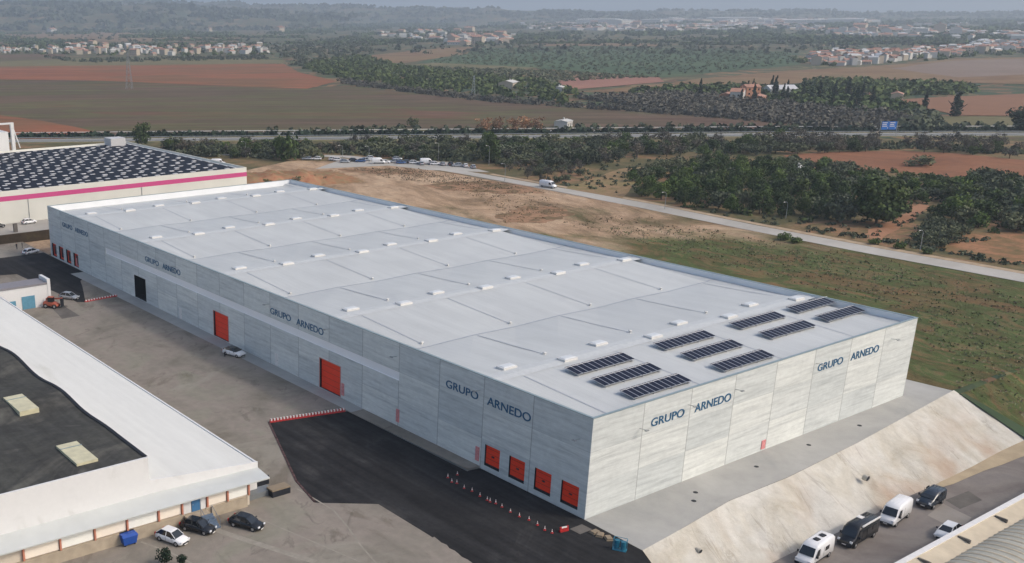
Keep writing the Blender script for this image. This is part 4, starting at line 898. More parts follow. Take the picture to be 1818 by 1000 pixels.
# painted red kerb along the ramp's edge
mb = MB()
for (a, b) in zip(ramp_edge[1:3], ramp_edge[2:4]):
    n_ = int(math.dist(a, b)/1.2)
    for i in range(n_):
        t0, t1 = i/n_, (i+.9)/n_; A = Vector(a+(0,)).lerp(Vector(b+(0,)), t0); B = Vector(a+(0,)).lerp(Vector(b+(0,)), t1); dd = (B-A).normalized(); nn_ = Vector((dd.y, -dd.x, 0))*.14
        mb.loft([[(A-nn_)[:2]+(YZ-.1,), (B-nn_)[:2]+(YZ-.1,), (B+nn_)[:2]+(YZ-.1,), (A+nn_)[:2]+(YZ-.1,)], [(A-nn_)[:2]+(YZ+.08,), (B-nn_)[:2]+(YZ+.08,), (B+nn_)[:2]+(YZ+.08,), (A+nn_)[:2]+(YZ+.08,)]])
for i in range(len(mb.v)): mb.v[i] = tuple(mb.v[i])
tag(mb.build('ramp_kerb', plain('worn_red_kerb', (.075, .04, .038), .9, var=.5, scale=1.2)), 'worn reddish kerb on the left edge of the dark ramp', 'kerb')
# cones
cm = MB(); cm.box((-.22, -.22, 0), (.22, .22, .05)); cm.tube((0, 0, .05), (0, 0, .30), .17, .12, 10); cm.k = 1; cm.tube((0, 0, .30), (0, 0, .55), .12, .075, 10); cm.k = 0; cm.tube((0, 0, .55), (0, 0, .62), .075, .06, 10); cm.k = 1; cm.tube((0, 0, .62), (0, 0, .85), .06, .03, 10)
cme = cm.mesh('traffic_cone', [M['redw'], M['whitep']])
cone_px = [(795, 848), (812, 843), (802, 856), (811, 858), (824, 867), (838, 872), (852, 881), (865, 888), (880, 894), (891, 900), (906, 909), (922, 917), (939, 923), (954, 932), (967, 941), (980, 946), (870, 905-14)]
for i, (x, y) in enumerate(cone_px):
    p = G(x, y, .05); o = D.objects.new('traffic_cone', cme); col.objects.link(o); o.location = (p[0], p[1], .02); o.rotation_euler = (0, 0, random.random()); o.scale = (.7, .7, random.uniform(.55, .7))
    tag(o, 'red and white traffic cone in the curved line on the dark asphalt', 'traffic cone', 'cones around the loading ramp')
def slab_barrier(x, y, r):
    mb = MB(); mb.box((-.8, -.2, 0), (.8, .2, .3)).box((-.8, -.1, .3), (-.5, .1, .85)).box((.5, -.1, .3), (.8, .1, .85)).box((-.5, -.08, .35), (.5, .08, .6)); mb.k = 1; mb.box((-.5, -.1, .62), (.5, .1, .80)); o = mb.build('road_barrier', [M['redw'], M['whitep']], None, (x, y, .02), r)
    o.scale = (.75, .75, .75); tag(o, 'short red and white plastic barrier at the end of the cone line', 'barrier')
p = G(1001, 943, .05); slab_barrier(p[0], p[1], rad(-10))
p = G(1031, 940, .02); o = sheet('drain_cover', [(p[0]-1.0, p[1]-.8), (p[0]+1.1, p[1]-.8), (p[0]+1.1, p[1]+.8), (p[0]-1, p[1]+.8)], .03, M['patch'])
for (x, y) in ((1235, 873), (1232, 888), (1343, 828), (1436, 790), (1526, 756)):
    p = G(x, y, .2); mb = MB().tube((0, 0, 0), (0, 0, .05), .32, .30, 12); o = mb.build('gully_cover', M['dark'], None, (p[0], p[1], topz(p[0])-.0+.01)); tag(o, 'small round dark gully cover let into the pale concrete apron', 'gully cover', 'gully covers in the apron')
# pipe mouths sticking out of the embankment
for (x, y, s) in ((1535, 851, 1.0), (1238, 980, .7)):
    p = G(x, y, -2.0); mb = MB().tube((0, .3, 0), (0, -.35, -.05), .42*s, .42*s, 14, caps=False); mb.k = 1; mb.tube((0, .2, 0), (0, -.3, -.05), .36*s, .36*s, 14)
    o = mb.build('drain_pipe', [M['gunite'], M['dark']], None, (p[0], p[1]-.1, -1.72)); tag(o, 'dark drain pipe mouth in the pale embankment%s' % (' above the white panel van' if s == 1 else ' at its lower left end'), 'drain pipe')
# teal tank on a frame
p = G(1100, 976, 0); mb = MB(); mb.tube((-.45, 0, .25), (-.45, 0, 1.45), .42, .42, 14).tube((.5, 0, .25), (.5, 0, 1.35), .42, .42, 14); mb.k = 1; mb.box((-1.05, -.55, 0), (1.05, .55, .12))
for x in (-1, 1):
    for y in (-.5, .5): mb.tube((x, y, .1), (x, y, 1.7), .04, n=5)
mb.tube((-1, -.5, 1.7), (1, -.5, 1.7), .04, n=5).tube((-1, .5, 1.7), (1, .5, 1.7), .04, n=5).tube((-1, -.5, 1.7), (-1, .5, 1.7), .04, n=5).tube((1, -.5, 1.7), (1, .5, 1.7), .04, n=5)
tag(mb.build('tank_unit', [M['teal'], plain('teal_frame', (.03, .2, .3), .5)], None, (p[0], p[1], 0.0), rad(-62)), 'pair of teal drums in a frame at the corner of the concrete apron', 'tank').scale = (.72, .72, .8)
for i, (x, y) in enumerate(((1056, 946), (1065, 951), (1080, 957))):
    p = G(x, y); mb = MB(); mb.box((-.6, -.4, 0), (.6, .4, .1)); mb.box((-.5, -.35, .1), (.45, .3, .26)); tag(mb.build('pallet', M['wood'], None, (p[0], p[1], .01), rad(30*i)), 'small wooden pallet by the grey corner, %s of three' % ('nearest the wall', 'middle', 'nearest the teal drums')[i], 'pallet')
# blue waste container
e = empty('waste_container', (-48.1, 25.0, YZ), rad(0), 'blue wheeled waste container below the loading doors', 'waste container')
MB().loft([[(-.75, -.5, .2), (.75, -.5, .2), (.75, .5, .2), (-.75, .5, .2)], [(-.95, -.62, 1.2), (.95, -.62, 1.2), (.95, .62, 1.2), (-.95, .62, 1.2)]]).build('body', M['blue'], e)
MB().loft([[(-.98, -.65, 1.2), (.98, -.65, 1.2), (.98, .65, 1.2), (-.98, .65, 1.2)], [(-.9, -.3, 1.42), (.9, -.3, 1.42), (.9, .6, 1.42), (-.9, .6, 1.42)]]).build('lid', M['blue'], e)
for x in (-.6, .6):
    for y in (-.38, .38): MB().tube((x-.05, y, .1), (x+.05, y, .1), .1, n=10).build('wheel', M['tyre'], e)
# orange telescopic loader by the annex
e = empty('loader', (-18.0, 130.6-3.6, YZ), rad(-50), 'orange loader parked in front of the small white annex', 'loader')
MB().loft([ring(x, .8, .5, z_, .1) for x, z_ in ((-1.6, 1.2), (-1.4, 1.45), (.2, 1.4), (1.4, 1.0), (1.6, .8))]).build('body', M['orange'], e)
cb = MB().box((-.5, -.7, 1.35), (.6, .2, 2.35)).build('cab', M['glass'], e); MB().box((-.56, -.76, 2.351), (.66, .26, 2.45)).build('cab_roof', M['orange'], e)
MB().loft([[(-1.5, .35, 1.5), (-1.5, .65, 1.5), (-1.5, .65, 1.85), (-1.5, .35, 1.85)], [(2.3, .35, 1.9), (2.3, .65, 1.9), (2.3, .65, 2.15), (2.3, .35, 2.15)]]).build('boom', M['orange'], e)
MB().box((2.1, -.1, .35), (2.3, 1.0, 2.0)).box((2.3, .05, .3), (3.2, .2, .38)).box((2.3, .75, .3), (3.2, .9, .38)).build('forks', M['dark'], e); wheels(e, (-1.0, 1.0), .85, .48)
# grey posts on the far yard
for i, (x, y) in enumerate(((28, 412), (0, 0))):
    if i: break
    p = G(x, y, PZ); mb = MB().box((-.5, -.4, 0), (.5, .4, 2.2)).box((-.55, -.45, 2.2), (.55, .45, 2.3)); tag(mb.build('cabinet', M['patch'], None, (p[0], p[1], PZ)), 'dark grey utility cabinet on the upper platform', 'cabinet')
# ------------------------------------------------------------------ vegetation
rng = np.random.default_rng(11)
def leaves(centers, size, nrm=None, flat=.0):
    """quads of the given size at each centre, random orientation; returns verts (n*4,3)"""
    n = len(centers); a = rng.normal(size=(n, 3)); a /= np.linalg.norm(a, axis=1)[:, None]
    if nrm is not None: a = a*.75+nrm; a /= np.linalg.norm(a, axis=1)[:, None]
    h = rng.normal(size=(n, 3)); u = np.cross(a, h); u /= np.linalg.norm(u, axis=1)[:, None]; v = np.cross(a, u)
    s = (size*rng.uniform(.6, 1.3, n))[:, None] if np.isscalar(size) else (size*rng.uniform(.6, 1.3, n))[:, None]
    return np.stack([centers-u*s-v*s*.7, centers+u*s-v*s*.7, centers+u*s*.7+v*s, centers-u*s*.7+v*s], 1).reshape(-1, 3)
def qmesh(name, V, mats):
    n = len(V)//4; me = D.meshes.new(name); me.vertices.add(len(V)); me.vertices.foreach_set('co', V.astype(np.float32).ravel())
    me.loops.add(n*4); me.loops.foreach_set('vertex_index', np.arange(n*4, dtype=np.int32)); me.polygons.add(n)
    me.polygons.foreach_set('loop_start', np.arange(0, n*4, 4, dtype=np.int32)); me.polygons.foreach_set('loop_total', np.full(n, 4, dtype=np.int32))
    me.materials.append(mats); me.update(calc_edges=True); return me
def crown(kind, lobes, per, leaf):
    C = []; Nn = []
    for i in range(lobes):
        if kind == 'round':
            t = rng.uniform(0, 2*math.pi); q = rng.uniform(0, 1)**.5; z = rng.uniform(.2, .82); w_ = math.sqrt(max(0, 1-((z-.45)/.55)**2))*.36*q; c = np.array([math.cos(t)*w_, math.sin(t)*w_, z]); r = np.array([.17, .17, .15])*rng.uniform(.8, 1.35)
        elif kind == 'low':
            t = rng.uniform(0, 2*math.pi); q = rng.uniform(0, 1)**.5; c = np.array([math.cos(t)*.55*q, math.sin(t)*.55*q, rng.uniform(.2, .65)]); r = np.array([.24, .24, .2])*rng.uniform(.8, 1.3)
        elif kind == 'col':
            z = (i+.5)/lobes; w_ = .10*math.sin(math.pi*min(1, z*.8+.22)); c = np.array([rng.uniform(-.03, .03), rng.uniform(-.03, .03), z]); r = np.array([w_, w_, .09])
        else:   # open, sparse winter crown
            t = rng.uniform(0, 2*math.pi); q = rng.uniform(0, 1)**.5; z = rng.uniform(.3, .9); c = np.array([math.cos(t)*.35*q, math.sin(t)*.35*q, z]); r = np.array([.2, .2, .16])
        a = rng.normal(size=(per, 3)); a /= np.linalg.norm(a, axis=1)[:, None]
        rr = rng.uniform(.7, 1.08, (per, 1)) if kind != 'open' else rng.uniform(.2, 1.1, (per, 1))
        C.append(c+a*r*rr); Nn.append(a)
    return leaves(np.concatenate(C), leaf, np.concatenate(Nn))
def bark_mesh(h=.45, r=.03):
    mb = MB().tube((0, 0, -.03), (0, 0, h*.6), r, r*.75, 7)
    for k in range(4):
        t = k*1.6; mb.tube((0, 0, h*(.4+.05*k)), (.17*math.cos(t), .17*math.sin(t), h*(1.1+.12*k)), r*.55, r*.25, 5)
    mb.tube((0, 0, h*.6), (0, 0, h*1.5), r*.75, r*.3, 6)
    return mb.mesh('trunk', M['bark'])
trunk_me = bark_mesh()
CR = {'pine': [qmesh('crown', crown('round', 26, 34, .035), M['pine'] if i_ % 3 else M['pine2']) for i_ in range(9)], 'olive': [qmesh('crown', crown('low', 16, 30, .055), M['olive']) for _ in range(5)],
      'dry': [qmesh('crown', crown('open', 16, 26, .035), M['dry']) for _ in range(3)], 'cyp': [qmesh('crown', crown('col', 12, 40, .03), M['cyp']) for _ in range(2)],
      'autumn': [qmesh('crown', crown('open', 18, 26, .035), M['autumn']) for _ in range(2)], 'green': [qmesh('crown', crown('low', 14, 34, .06), M['green']) for _ in range(2)],
      'spruce': [qmesh('crown', crown('round', 24, 30, .04), M['cyp']) for _ in range(2)]}
NAMES = {'pine': ('pine_tree', 'pine'), 'olive': ('shrub', 'shrub'), 'dry': ('bare_tree', 'tree'), 'cyp': ('cypress', 'cypress'), 'autumn': ('autumn_tree', 'tree'), 'green': ('bush', 'bush'), 'spruce': ('evergreen', 'tree')}
def tree(kind, x, y, h, label, group=None, wide=1.0, z=0.0, trunk=True):
    nm, cat = NAMES[kind]; e = empty(nm, (x, y, z), random.uniform(0, 6.28), label, cat, group); e.scale = (h*wide, h*wide, h)
    if trunk:
        t = D.objects.new('trunk', trunk_me); col.objects.link(t); t.parent = e
    c = D.objects.new('crown', random.choice(CR[kind])); col.objects.link(c); c.parent = e
    return e
def inpoly(x, y, P):
    r = False; j = len(P)-1
    for i in range(len(P)):
        if (P[i][1] > y) != (P[j][1] > y) and x < (P[j][0]-P[i][0])*(y-P[i][1])/(P[j][1]-P[i][1])+P[i][0]: r = not r
        j = i
    return r
def scatter(poly, n, dmin, avoid=(), tries=60):
    """points on the plain inside a traced outline, at least dmin metres apart"""
    P = [g2(*p) for p in poly]; x0 = min(p[0] for p in P); x1 = max(p[0] for p in P); y0 = min(p[1] for p in P); y1 = max(p[1] for p in P); out = []
    for _ in range(n*tries):
        if len(out) >= n: break
        x, y = random.uniform(x0, x1), random.uniform(y0, y1)
        if not inpoly(x, y, P): continue
        if any((x-a)**2+(y-b)**2 < dmin*dmin for a, b in out): continue
        if y < 300 and abs(x-float(np.interp(y, [q[1] for q in rc], [q[0] for q in rc]))) < 7.2: continue
        if any(inpoly(x, y, A) for A in avoid): continue
        out.append((x, y))
    return out
GR = 'trees beyond the grey access road'
def toimg(x, y, z=0.0):
    q = np.array([x, y, z])-CP; a, b, c = q@r2, q@u2, q@fw; return PX+FOC*a/c, PY-FOC*b/c
def grove(poly, n, dmin, kinds, hr, label, group, wide=(1, 1.3)):
    P = scatter(poly, n, dmin); Q = [toimg(*p) for p in P]; ys_ = sorted(q[1] for q in Q); a_, b_ = ys_[len(ys_)//3], ys_[2*len(ys_)//3]
    for (x, y), q in zip(P, Q):
        k = random.choice(kinds); h = random.uniform(*hr); lb_ = label[k] if isinstance(label, dict) else label
        sz_ = 'tall ' if h > hr[0]+(hr[1]-hr[0])*.62 else 'low ' if h < hr[0]+(hr[1]-hr[0])*.3 else ''
        dp_ = ', rear row' if q[1] < a_ else ', front row' if q[1] > b_ else ', middle row'
        tree(k, x, y, h, (sz_+lb_).replace('tall low', 'tall').replace('low low', 'low')+dp_, group, random.uniform(*wide))
Lp = {'pine': 'dark green pine in the grove', 'olive': 'grey green shrub among the grove'}
grove([(1120, 352), (1150, 338), (1230, 318), (1300, 305), (1420, 318), (1480, 345), (1510, 372), (1490, 396), (1400, 388), (1300, 378), (1200, 364)], 78, 5.4, ['pine']*4+['olive'], (5.2, 8.2), Lp, GR, (.75, 1.05))
grove([(1290, 300), (1400, 290), (1540, 315), (1560, 350), (1470, 345), (1420, 322)], 40, 5.5, ['pine', 'olive', 'olive'], (4, 6.5), Lp, GR)
CR['big'] = [qmesh('crown', crown('round', 90, 60, .028), M['pine'])]; NAMES['big'] = ('pine_tree', 'pine')
tree('big', *g2(1555, 398), 14, 'very large round dark pine standing left of the dirt track', wide=1.05)
tree('pine', *g2(1592, 385), 8.5, 'medium pine leaning against the very large round pine', wide=1.0)
Lr = {'pine': 'dark green pine in the right edge wood', 'olive': 'grey green shrub in the right edge wood'}
grove([(1650, 398), (1700, 350), (1730, 322), (1900, 345), (1900, 405), (1760, 415)], 48, 5.4, ['pine', 'olive', 'olive'], (5, 7.5), Lr, GR)
grove([(1570, 345), (1600, 325), (1700, 332), (1720, 350), (1640, 362)], 26, 4.5, ['olive', 'pine'], (3.2, 5.2), Lr, GR)
grove([(1625, 420), (1650, 402), (1720, 410), (1690, 445), (1640, 440)], 12, 4, ['olive'], (3, 4.5), 'low dark bush between the dirt track and the access road', GR)
Lb = {'pine': 'dark tree below the motorway', 'olive': 'grey green bush below the motorway', 'dry': 'brownish bare tree below the motorway'}
GB = 'belt of trees below the motorway'
grove([(290, 262), (620, 262), (640, 280), (480, 284), (300, 276)], 55, 4.6, ['olive', 'olive', 'pine', 'dry'], (4, 6.5), Lb, GB)
grove([(620, 258), (1060, 256), (1120, 270), (1080, 292), (960, 298), (860, 288), (640, 282)], 120, 4.8, ['olive', 'olive', 'olive', 'pine', 'dry'], (4, 6.5), Lb, GB)
grove([(1060, 256), (1400, 250), (1700, 258), (1818, 268), (1818, 284), (1600, 268), (1400, 274), (1120, 284)], 95, 5.4, ['olive', 'pine', 'dry', 'dry'], (4, 7), Lb, GB)
grove([(870, 290), (1010, 290), (1050, 305), (1000, 330), (930, 318)], 26, 4.5, ['olive', 'olive', 'dry'], (2.5, 4.2), 'low bush beside the bend of the access road', GR)
grove([(1120, 322), (1180, 295), (1290, 288), (1290, 305), (1200, 322)], 30, 5, ['olive', 'pine'], (3.5, 5.5), 'scattered bush on the open ground behind the pine grove', GR)
grove([(1380, 430), (1420, 415), (1500, 425), (1620, 445), (1700, 462), (1640, 462), (1500, 440)], 14, 4, ['green', 'olive'], (1.5, 2.6), 'small bush on the right verge of the access road', GR)
tree('green', *g2(505, 285), 12.5, 'tall yellow green tree rising from the belt left of the car park', wide=.7)
tree('pine', *g2(870, 290), 13.5, 'tall dark tree rising above the belt beside the motorway', wide=.75)
tree('pine', *g2(252, 262), 12, 'bright dark green tree behind the striped warehouse', wide=.8)
tree('olive', *g2(1040, 262+30), 8, 'green bush at the lower edge of the belt above the parked white van', wide=.9)
tree('olive', *g2(1637, 295), 4.6, 'lone dark bush in the middle of the red field', wide=2.0)
for i, (x, y) in enumerate(((858, 238), (880, 236), (912, 237), (935, 235), (950, 237))):
    tree('autumn', *g2(x, y), 8, 'orange autumn tree at the edge of the ploughed field', 'orange autumn trees', 1.2)
tree('olive', *g2(735, 226), 6, 'small dark tree standing alone in the ploughed field', wide=.9)
e = tree('spruce', -47.0, 18.2, 2.3, 'dark green potted shrub in the car park at the lower edge', wide=.9, z=YZ)
tree('spruce', -45.4, 17.0, 1.5, 'second smaller green shrub beside the potted one at the lower edge', wide=.9, z=YZ)
# median hedge of the motorway, and low hedges round the fields
def cloud(name, pts, size, per, leaf, m, label, cat, zs=1.0):
    """many bushes or trees nobody could count, as one mesh of leaf clumps"""
    P = np.array(pts); n = len(P); Z_ = P[:, 2] if P.shape[1] > 2 else None; P = P[:, :2]; s = np.broadcast_to(np.asarray(size, float), (n,))*rng.uniform(.7, 1.3, n)
    a = rng.normal(size=(n, per, 3)); a /= np.linalg.norm(a, axis=2)[:, :, None]; a *= rng.uniform(.5, 1.0, (n, per, 1)); a[:, :, 2] = np.abs(a[:, :, 2])
    C = np.zeros((n, per, 3)); C[:, :, :2] = P[:, None, :]; C[:, :, 2] = 0 if Z_ is None else Z_[:, None]; C += a*s[:, None, None]*np.array([1, 1, 1.15*zs]); C = C.reshape(-1, 3)
    nr = a.reshape(-1, 3)/np.linalg.norm(a.reshape(-1, 3), axis=1)[:, None]
    V = leaves(C, np.repeat(s, per)*leaf, nr)
    o = D.objects.new(name, qmesh(name, V, m)); col.objects.link(o); return tag(o, label, cat, kind='stuff')
def along(pts, step, w_):
    out = []
    for a, b in zip(pts, pts[1:]):
        L = math.dist(a, b)
        for k in range(int(L/step)):
            t = (k+random.random())*step/L; out.append((a[0]+(b[0]-a[0])*t+random.uniform(-w_, w_), a[1]+(b[1]-a[1])*t+random.uniform(-w_, w_)))
    return out
hp = [(x, y) for x, y, _ in hwp(11)]
cloud('median_hedge', along(hp, 1.1, 1.4), 2.0, 26, .38, M['cyp'], 'dark hedge between the two carriageways of the motorway', 'hedge')
hp2 = [(x, y) for x, y, _ in hwp(32)]
cloud('roadside_scrub', along(hp2[3:], 4.0, 5), 2.2, 16, .4, M['olive'], 'low scrub along the far side of the motorway', 'scrub')
def under(name, polys, size, per, m, label, leaf=.3):
    pts = []
    for poly, n in polys: pts += scatter(poly, n, 0, tries=3)
    cloud(name, pts, size, per, leaf, m, label, 'undergrowth', .9)
under('undergrowth', [([(290, 262), (620, 260), (640, 280), (480, 284), (300, 276)], 260), ([(620, 259), (1060, 257), (1120, 270), (1080, 290), (960, 296), (860, 288), (640, 282)], 620), ([(1060, 257), (1400, 251), (1818, 262), (1818, 276), (1600, 266), (1400, 270), (1120, 276)], 520)], 1.7, 22, M['olive'], 'undergrowth between the trees below the motorway')
under('undergrowth', [([(1120, 352), (1150, 338), (1230, 316), (1400, 300), (1500, 340), (1520, 380), (1490, 398), (1300, 382), (1200, 366)], 110), ([(1650, 402), (1700, 345), (1900, 345), (1900, 405), (1760, 415)], 70)], 1.5, 22, M['pine'], 'undergrowth inside the groves')
under('low_scrub', [([(880, 292), (1110, 276), (1380, 280), (1560, 330), (1700, 330), (1818, 345), (1818, 420), (1640, 440), (1560, 430), (1400, 410), (1120, 362), (1000, 335)], 620), ([(1300, 388), (1560, 424), (1818, 466), (1818, 478), (1500, 418)], 60)], .9, 16, M['olive'], 'low scattered scrub on the open ground beyond the access road')
under('low_scrub', [([(1560, 300), (1700, 318), (1818, 335), (1818, 352), (1640, 340), (1540, 325)], 150)], 1.2, 18, M['pine'], 'low dark scrub below the red field')
# woodland and orchards in the distance
Zf = []
def wood(poly, n, dmin, size, per, m, label, zs=1.0): cloud('woodland', scatter(poly, n, dmin, tries=8), size, int(per*(2.6 if m is M['dry'] else 1.7)), .17 if m is M['dry'] else .25, m, label, 'woodland', zs)
wood([(530, 118), (640, 100), (700, 118), (790, 128), (900, 140), (980, 150), (1030, 172), (1000, 186), (880, 174), (720, 158), (620, 142), (560, 128)], 520, 4.5, 4.2, 30, M['pine'], 'dark wood in front of the green orchards')
wood([(480, 88), (640, 62), (670, 92), (640, 112), (520, 118), (505, 105)], 420, 6, 4.6, 20, M['olive'], 'grey green wood right of the left hand village')
wood([(600, 142), (700, 158), (860, 176), (1000, 187), (1180, 197), (1250, 203), (1400, 214), (1400, 221), (1180, 203), (860, 181), (610, 150)], 260, 4.5, 3.2, 24, M['dry'], 'bare grey trees along the top edge of the ploughed field')
wood([(1030, 176), (1240, 166), (1360, 182), (1560, 205), (1640, 224), (1500, 234), (1400, 220), (1180, 198)], 480, 4.6, 3.6, 28, M['dry'], 'grey leafless wood below the farmstead')
wood([(1100, 166), (1240, 158), (1440, 160), (1560, 178), (1640, 202), (1560, 206), (1400, 186), (1250, 172)], 300, 5, 4.2, 30, M['pine'], 'dark green trees round the farmstead')
wood([(1430, 148), (1500, 146), (1720, 156), (1730, 166), (1590, 172), (1480, 160)], 190, 6, 4.6, 22, M['pine'], 'dark tree line above the right hand red field')
wood([(1590, 205), (1660, 206), (1680, 228), (1640, 236), (1600, 232)], 60, 4.5, 4, 30, M['olive'], 'bushes beside the blue motorway sign')
wood([(840, 88), (1060, 84), (1400, 94), (1410, 113), (1180, 136), (960, 120), (760, 112)], 1300, 8, 2.5, 9, M['olive'], 'rows of green orchard trees in the middle distance', .8)
wood([(700, 118), (960, 126), (1170, 138), (1060, 142), (985, 146), (900, 140)], 320, 6, 2.8, 14, M['olive'], 'orchard trees behind the dark wood', .8)
wood([(40, 97), (140, 108), (300, 103), (470, 100), (480, 106), (140, 112)], 150, 7, 3.6, 16, M['olive'], 'hedge line in front of the left hand village')
pts = []
for rows in RIDGES:
    for _ in range(320):
        i = random.randrange(len(rows)-1); q = random.uniform(0, 3.99); k = int(q); f = q-k; g_ = random.random()
        A0 = np.array(rows[i][k])*(1-f)+np.array(rows[i][k+1])*f; A1 = np.array(rows[i+1][k])*(1-f)+np.array(rows[i+1][k+1])*f; c = A0*(1-g_)+A1*g_
        for m_ in range(random.choice([1, 3, 8])): pts.append((c[0]+m_*random.uniform(10, 26), c[1]-m_*random.uniform(5, 14), c[2]-1))
cloud('hill_woods', pts, 15, 7, .6, M['olive'], 'dark woods dotted over the hazy hills', 'woodland', .5)
# long dark tree lines far out on the plain
pts = []; sz = []
for i in range(250):
    y = 33+52*random.random()**1.2; x = random.uniform(-40, 1860)
    if 650 < x < 1450 and 80 < y: continue
    L = random.uniform(20, 170); k = int(L/1.6); d0 = 1826*58/(y-26)
    for j in range(k):
        px_ = x+L*j/k; py_ = y+random.gauss(0, .35)+.5*math.sin(j*.2)
        if py_ < 30: continue
        pts.append(g2(px_, py_)); sz.append(min(11, max(4, d0*.0019)))
cloud('far_woodland', pts, sz, 7, .6, M['pine'], 'lines of dark trees far out on the plain', 'woodland')
pts = [g2(random.uniform(-40, 1860), 36+60*random.random()) for _ in range(1700)]
cloud('scattered_trees', pts, 4.5, 7, .5, M['olive'], 'scattered trees far out on the plain', 'trees')
for poly, n in (([(1230, 172), (1440, 160), (1480, 190), (1260, 186)], 14), ([(1440, 178), (1520, 172), (1560, 196), (1480, 200)], 9)):
    for x, y in scatter(poly, n, 7): tree('cyp', x, y, random.uniform(9, 14), 'slender dark cypress near the farmstead', 'cypresses near the farmstead', 1.2)
tree('cyp', *g2(1696, 207), 13, 'pointed dark cypress alone by the right hand red field', wide=2.2)
tree('cyp', *g2(1640, 198), 11, 'smaller cypress left of the pointed one by the red field', wide=1.5)
tree('spruce', *g2(1810, 233), 12, 'round dark tree at the right edge beside the motorway', wide=1.3)
# ground cover: tufts on the vacant lot and roadside
def tufts(name, poly, n, m, label, s=.2):
    P = scatter(poly, n, 0, tries=3); C = np.array([(x, y, .12) for x, y in P]); C = np.repeat(C, 4, 0)+rng.normal(size=(len(C)*4, 3))*np.array([.5, .5, .08])
    V = leaves(C, s, np.tile(np.array([[0, 0, .35]]), (len(C), 1))); V[:, 2] = np.maximum(V[:, 2], 0)
    o = D.objects.new(name, qmesh(name, V, m)); col.objects.link(o); tag(o, label, 'ground cover', kind='stuff')
tufts('weeds', [(990, 395), (1110, 380), (1818, 505), (1818, 745), (1700, 690), (1625, 600), (1640, 560), (1200, 450)], 600, M['tuft'], 'brown dry weeds on the vacant lot', .17)
tufts('grass_tufts', [(1050, 405), (1250, 405), (1818, 530), (1818, 745), (1720, 700), (1640, 560), (1200, 450)], 650, M['tuftg'], 'green grass tufts on the vacant lot', .17)
tufts('weeds', [(770, 330), (860, 325), (960, 338), (1010, 380), (900, 400), (850, 352)], 330, M['tuft'], 'dark weeds on the bare orange earth', .17)
tufts('weeds', [(620, 300), (720, 298), (840, 312), (930, 332), (900, 338), (700, 318)], 500, M['tuft'], 'strip of weeds below the car park', .17)
# scrub patches that give the vacant lot its darker blotches
M['scrubpatch'] = ground_mat('weed_patch', [(.3, alb((112, 88, 68))), (.45, alb((150, 118, 92))), (.55, alb((110, 90, 68))), (.7, alb((104, 92, 64)))], .15, 1.0, .35)
def blotch(pts, z=.006): sheet('weed_patch', [g2(*p) for p in pts], z, M['scrubpatch'], 2.0, 1.3)
blotch([(748, 330), (800, 322), (880, 322), (935, 328), (970, 342), (900, 345), (830, 340), (775, 336)])
blotch([(878, 385), (930, 366), (990, 368), (1020, 382), (970, 396), (900, 396)])
blotch([(600, 300), (700, 300), (760, 306), (700, 310), (620, 306)])
# eroded earth bank behind the warehouse
nx, ny = 70, 26; vv = []; ff = []
A = np.array(g2(436, 335)); B = np.array(g2(640, 322)); dv = (B-A); Lb_ = np.linalg.norm(dv); dv = dv/Lb_; nv = np.array([-dv[1], dv[0]]); 
if nv[1] < 0: nv = -nv
for i in range(nx+1):
    for j in range(ny+1):
        s, t = i/nx, j/ny; p = A+dv*(s*Lb_*1.05)+nv*(t*34-3)
        h_ = 3.6*min(1, t*4)*min(1, (1-t)*2.5)*min(1, (1-s)*2.2)*min(1, s*8+.35)*(.85+.10*math.sin(s*23+2*math.sin(t*5))+.07*math.sin(s*47+t*9))+random.uniform(-.18, .18)
        vv.append((p[0], p[1], -.05+h_))
for i in range(nx):
    for j in range(ny): a = i*(ny+1)+j; ff.append((a, a+ny+1, a+ny+2, a+1))
def bankm():
    m, t, b = base('earth_bank', .95, 0, .1); g = node(t, 'ShaderNodeNewGeometry'); sx = node(t, 'ShaderNodeSeparateXYZ'); t.links.new(g.outputs['Normal'], sx.inputs[0]); v = mapped(t); n = noise(t, v, .35, 7, .7)
    f = mth(t, 'ADD', mth(t, 'MULTIPLY', mth(t, 'SUBTRACT', sx.outputs[2], .90), 5), mth(t, 'MULTIPLY', mth(t, 'SUBTRACT', n, .5), 3), True)
    c = mix(t, f, ramp(t, n, [(.3, alb((130, 86, 62))), (.7, alb((178, 134, 104)))]), ramp(t, n, [(.3, alb((78, 84, 54))), (.7, alb((122, 114, 82)))])); t.links.new(c, b.inputs['Base Color']); return m
mb = MB(); mb.v = vv; mb.f = ff; mb.m = [0]*len(ff); tag(mb.build('earth_bank', bankm(), smooth=True), kind='structure')
grove([(440, 318), (560, 314), (590, 322), (470, 334)], 12, 3, ['green', 'olive'], (2, 3.2), 'green bush on the eroded earth bank', 'bushes on the earth bank')
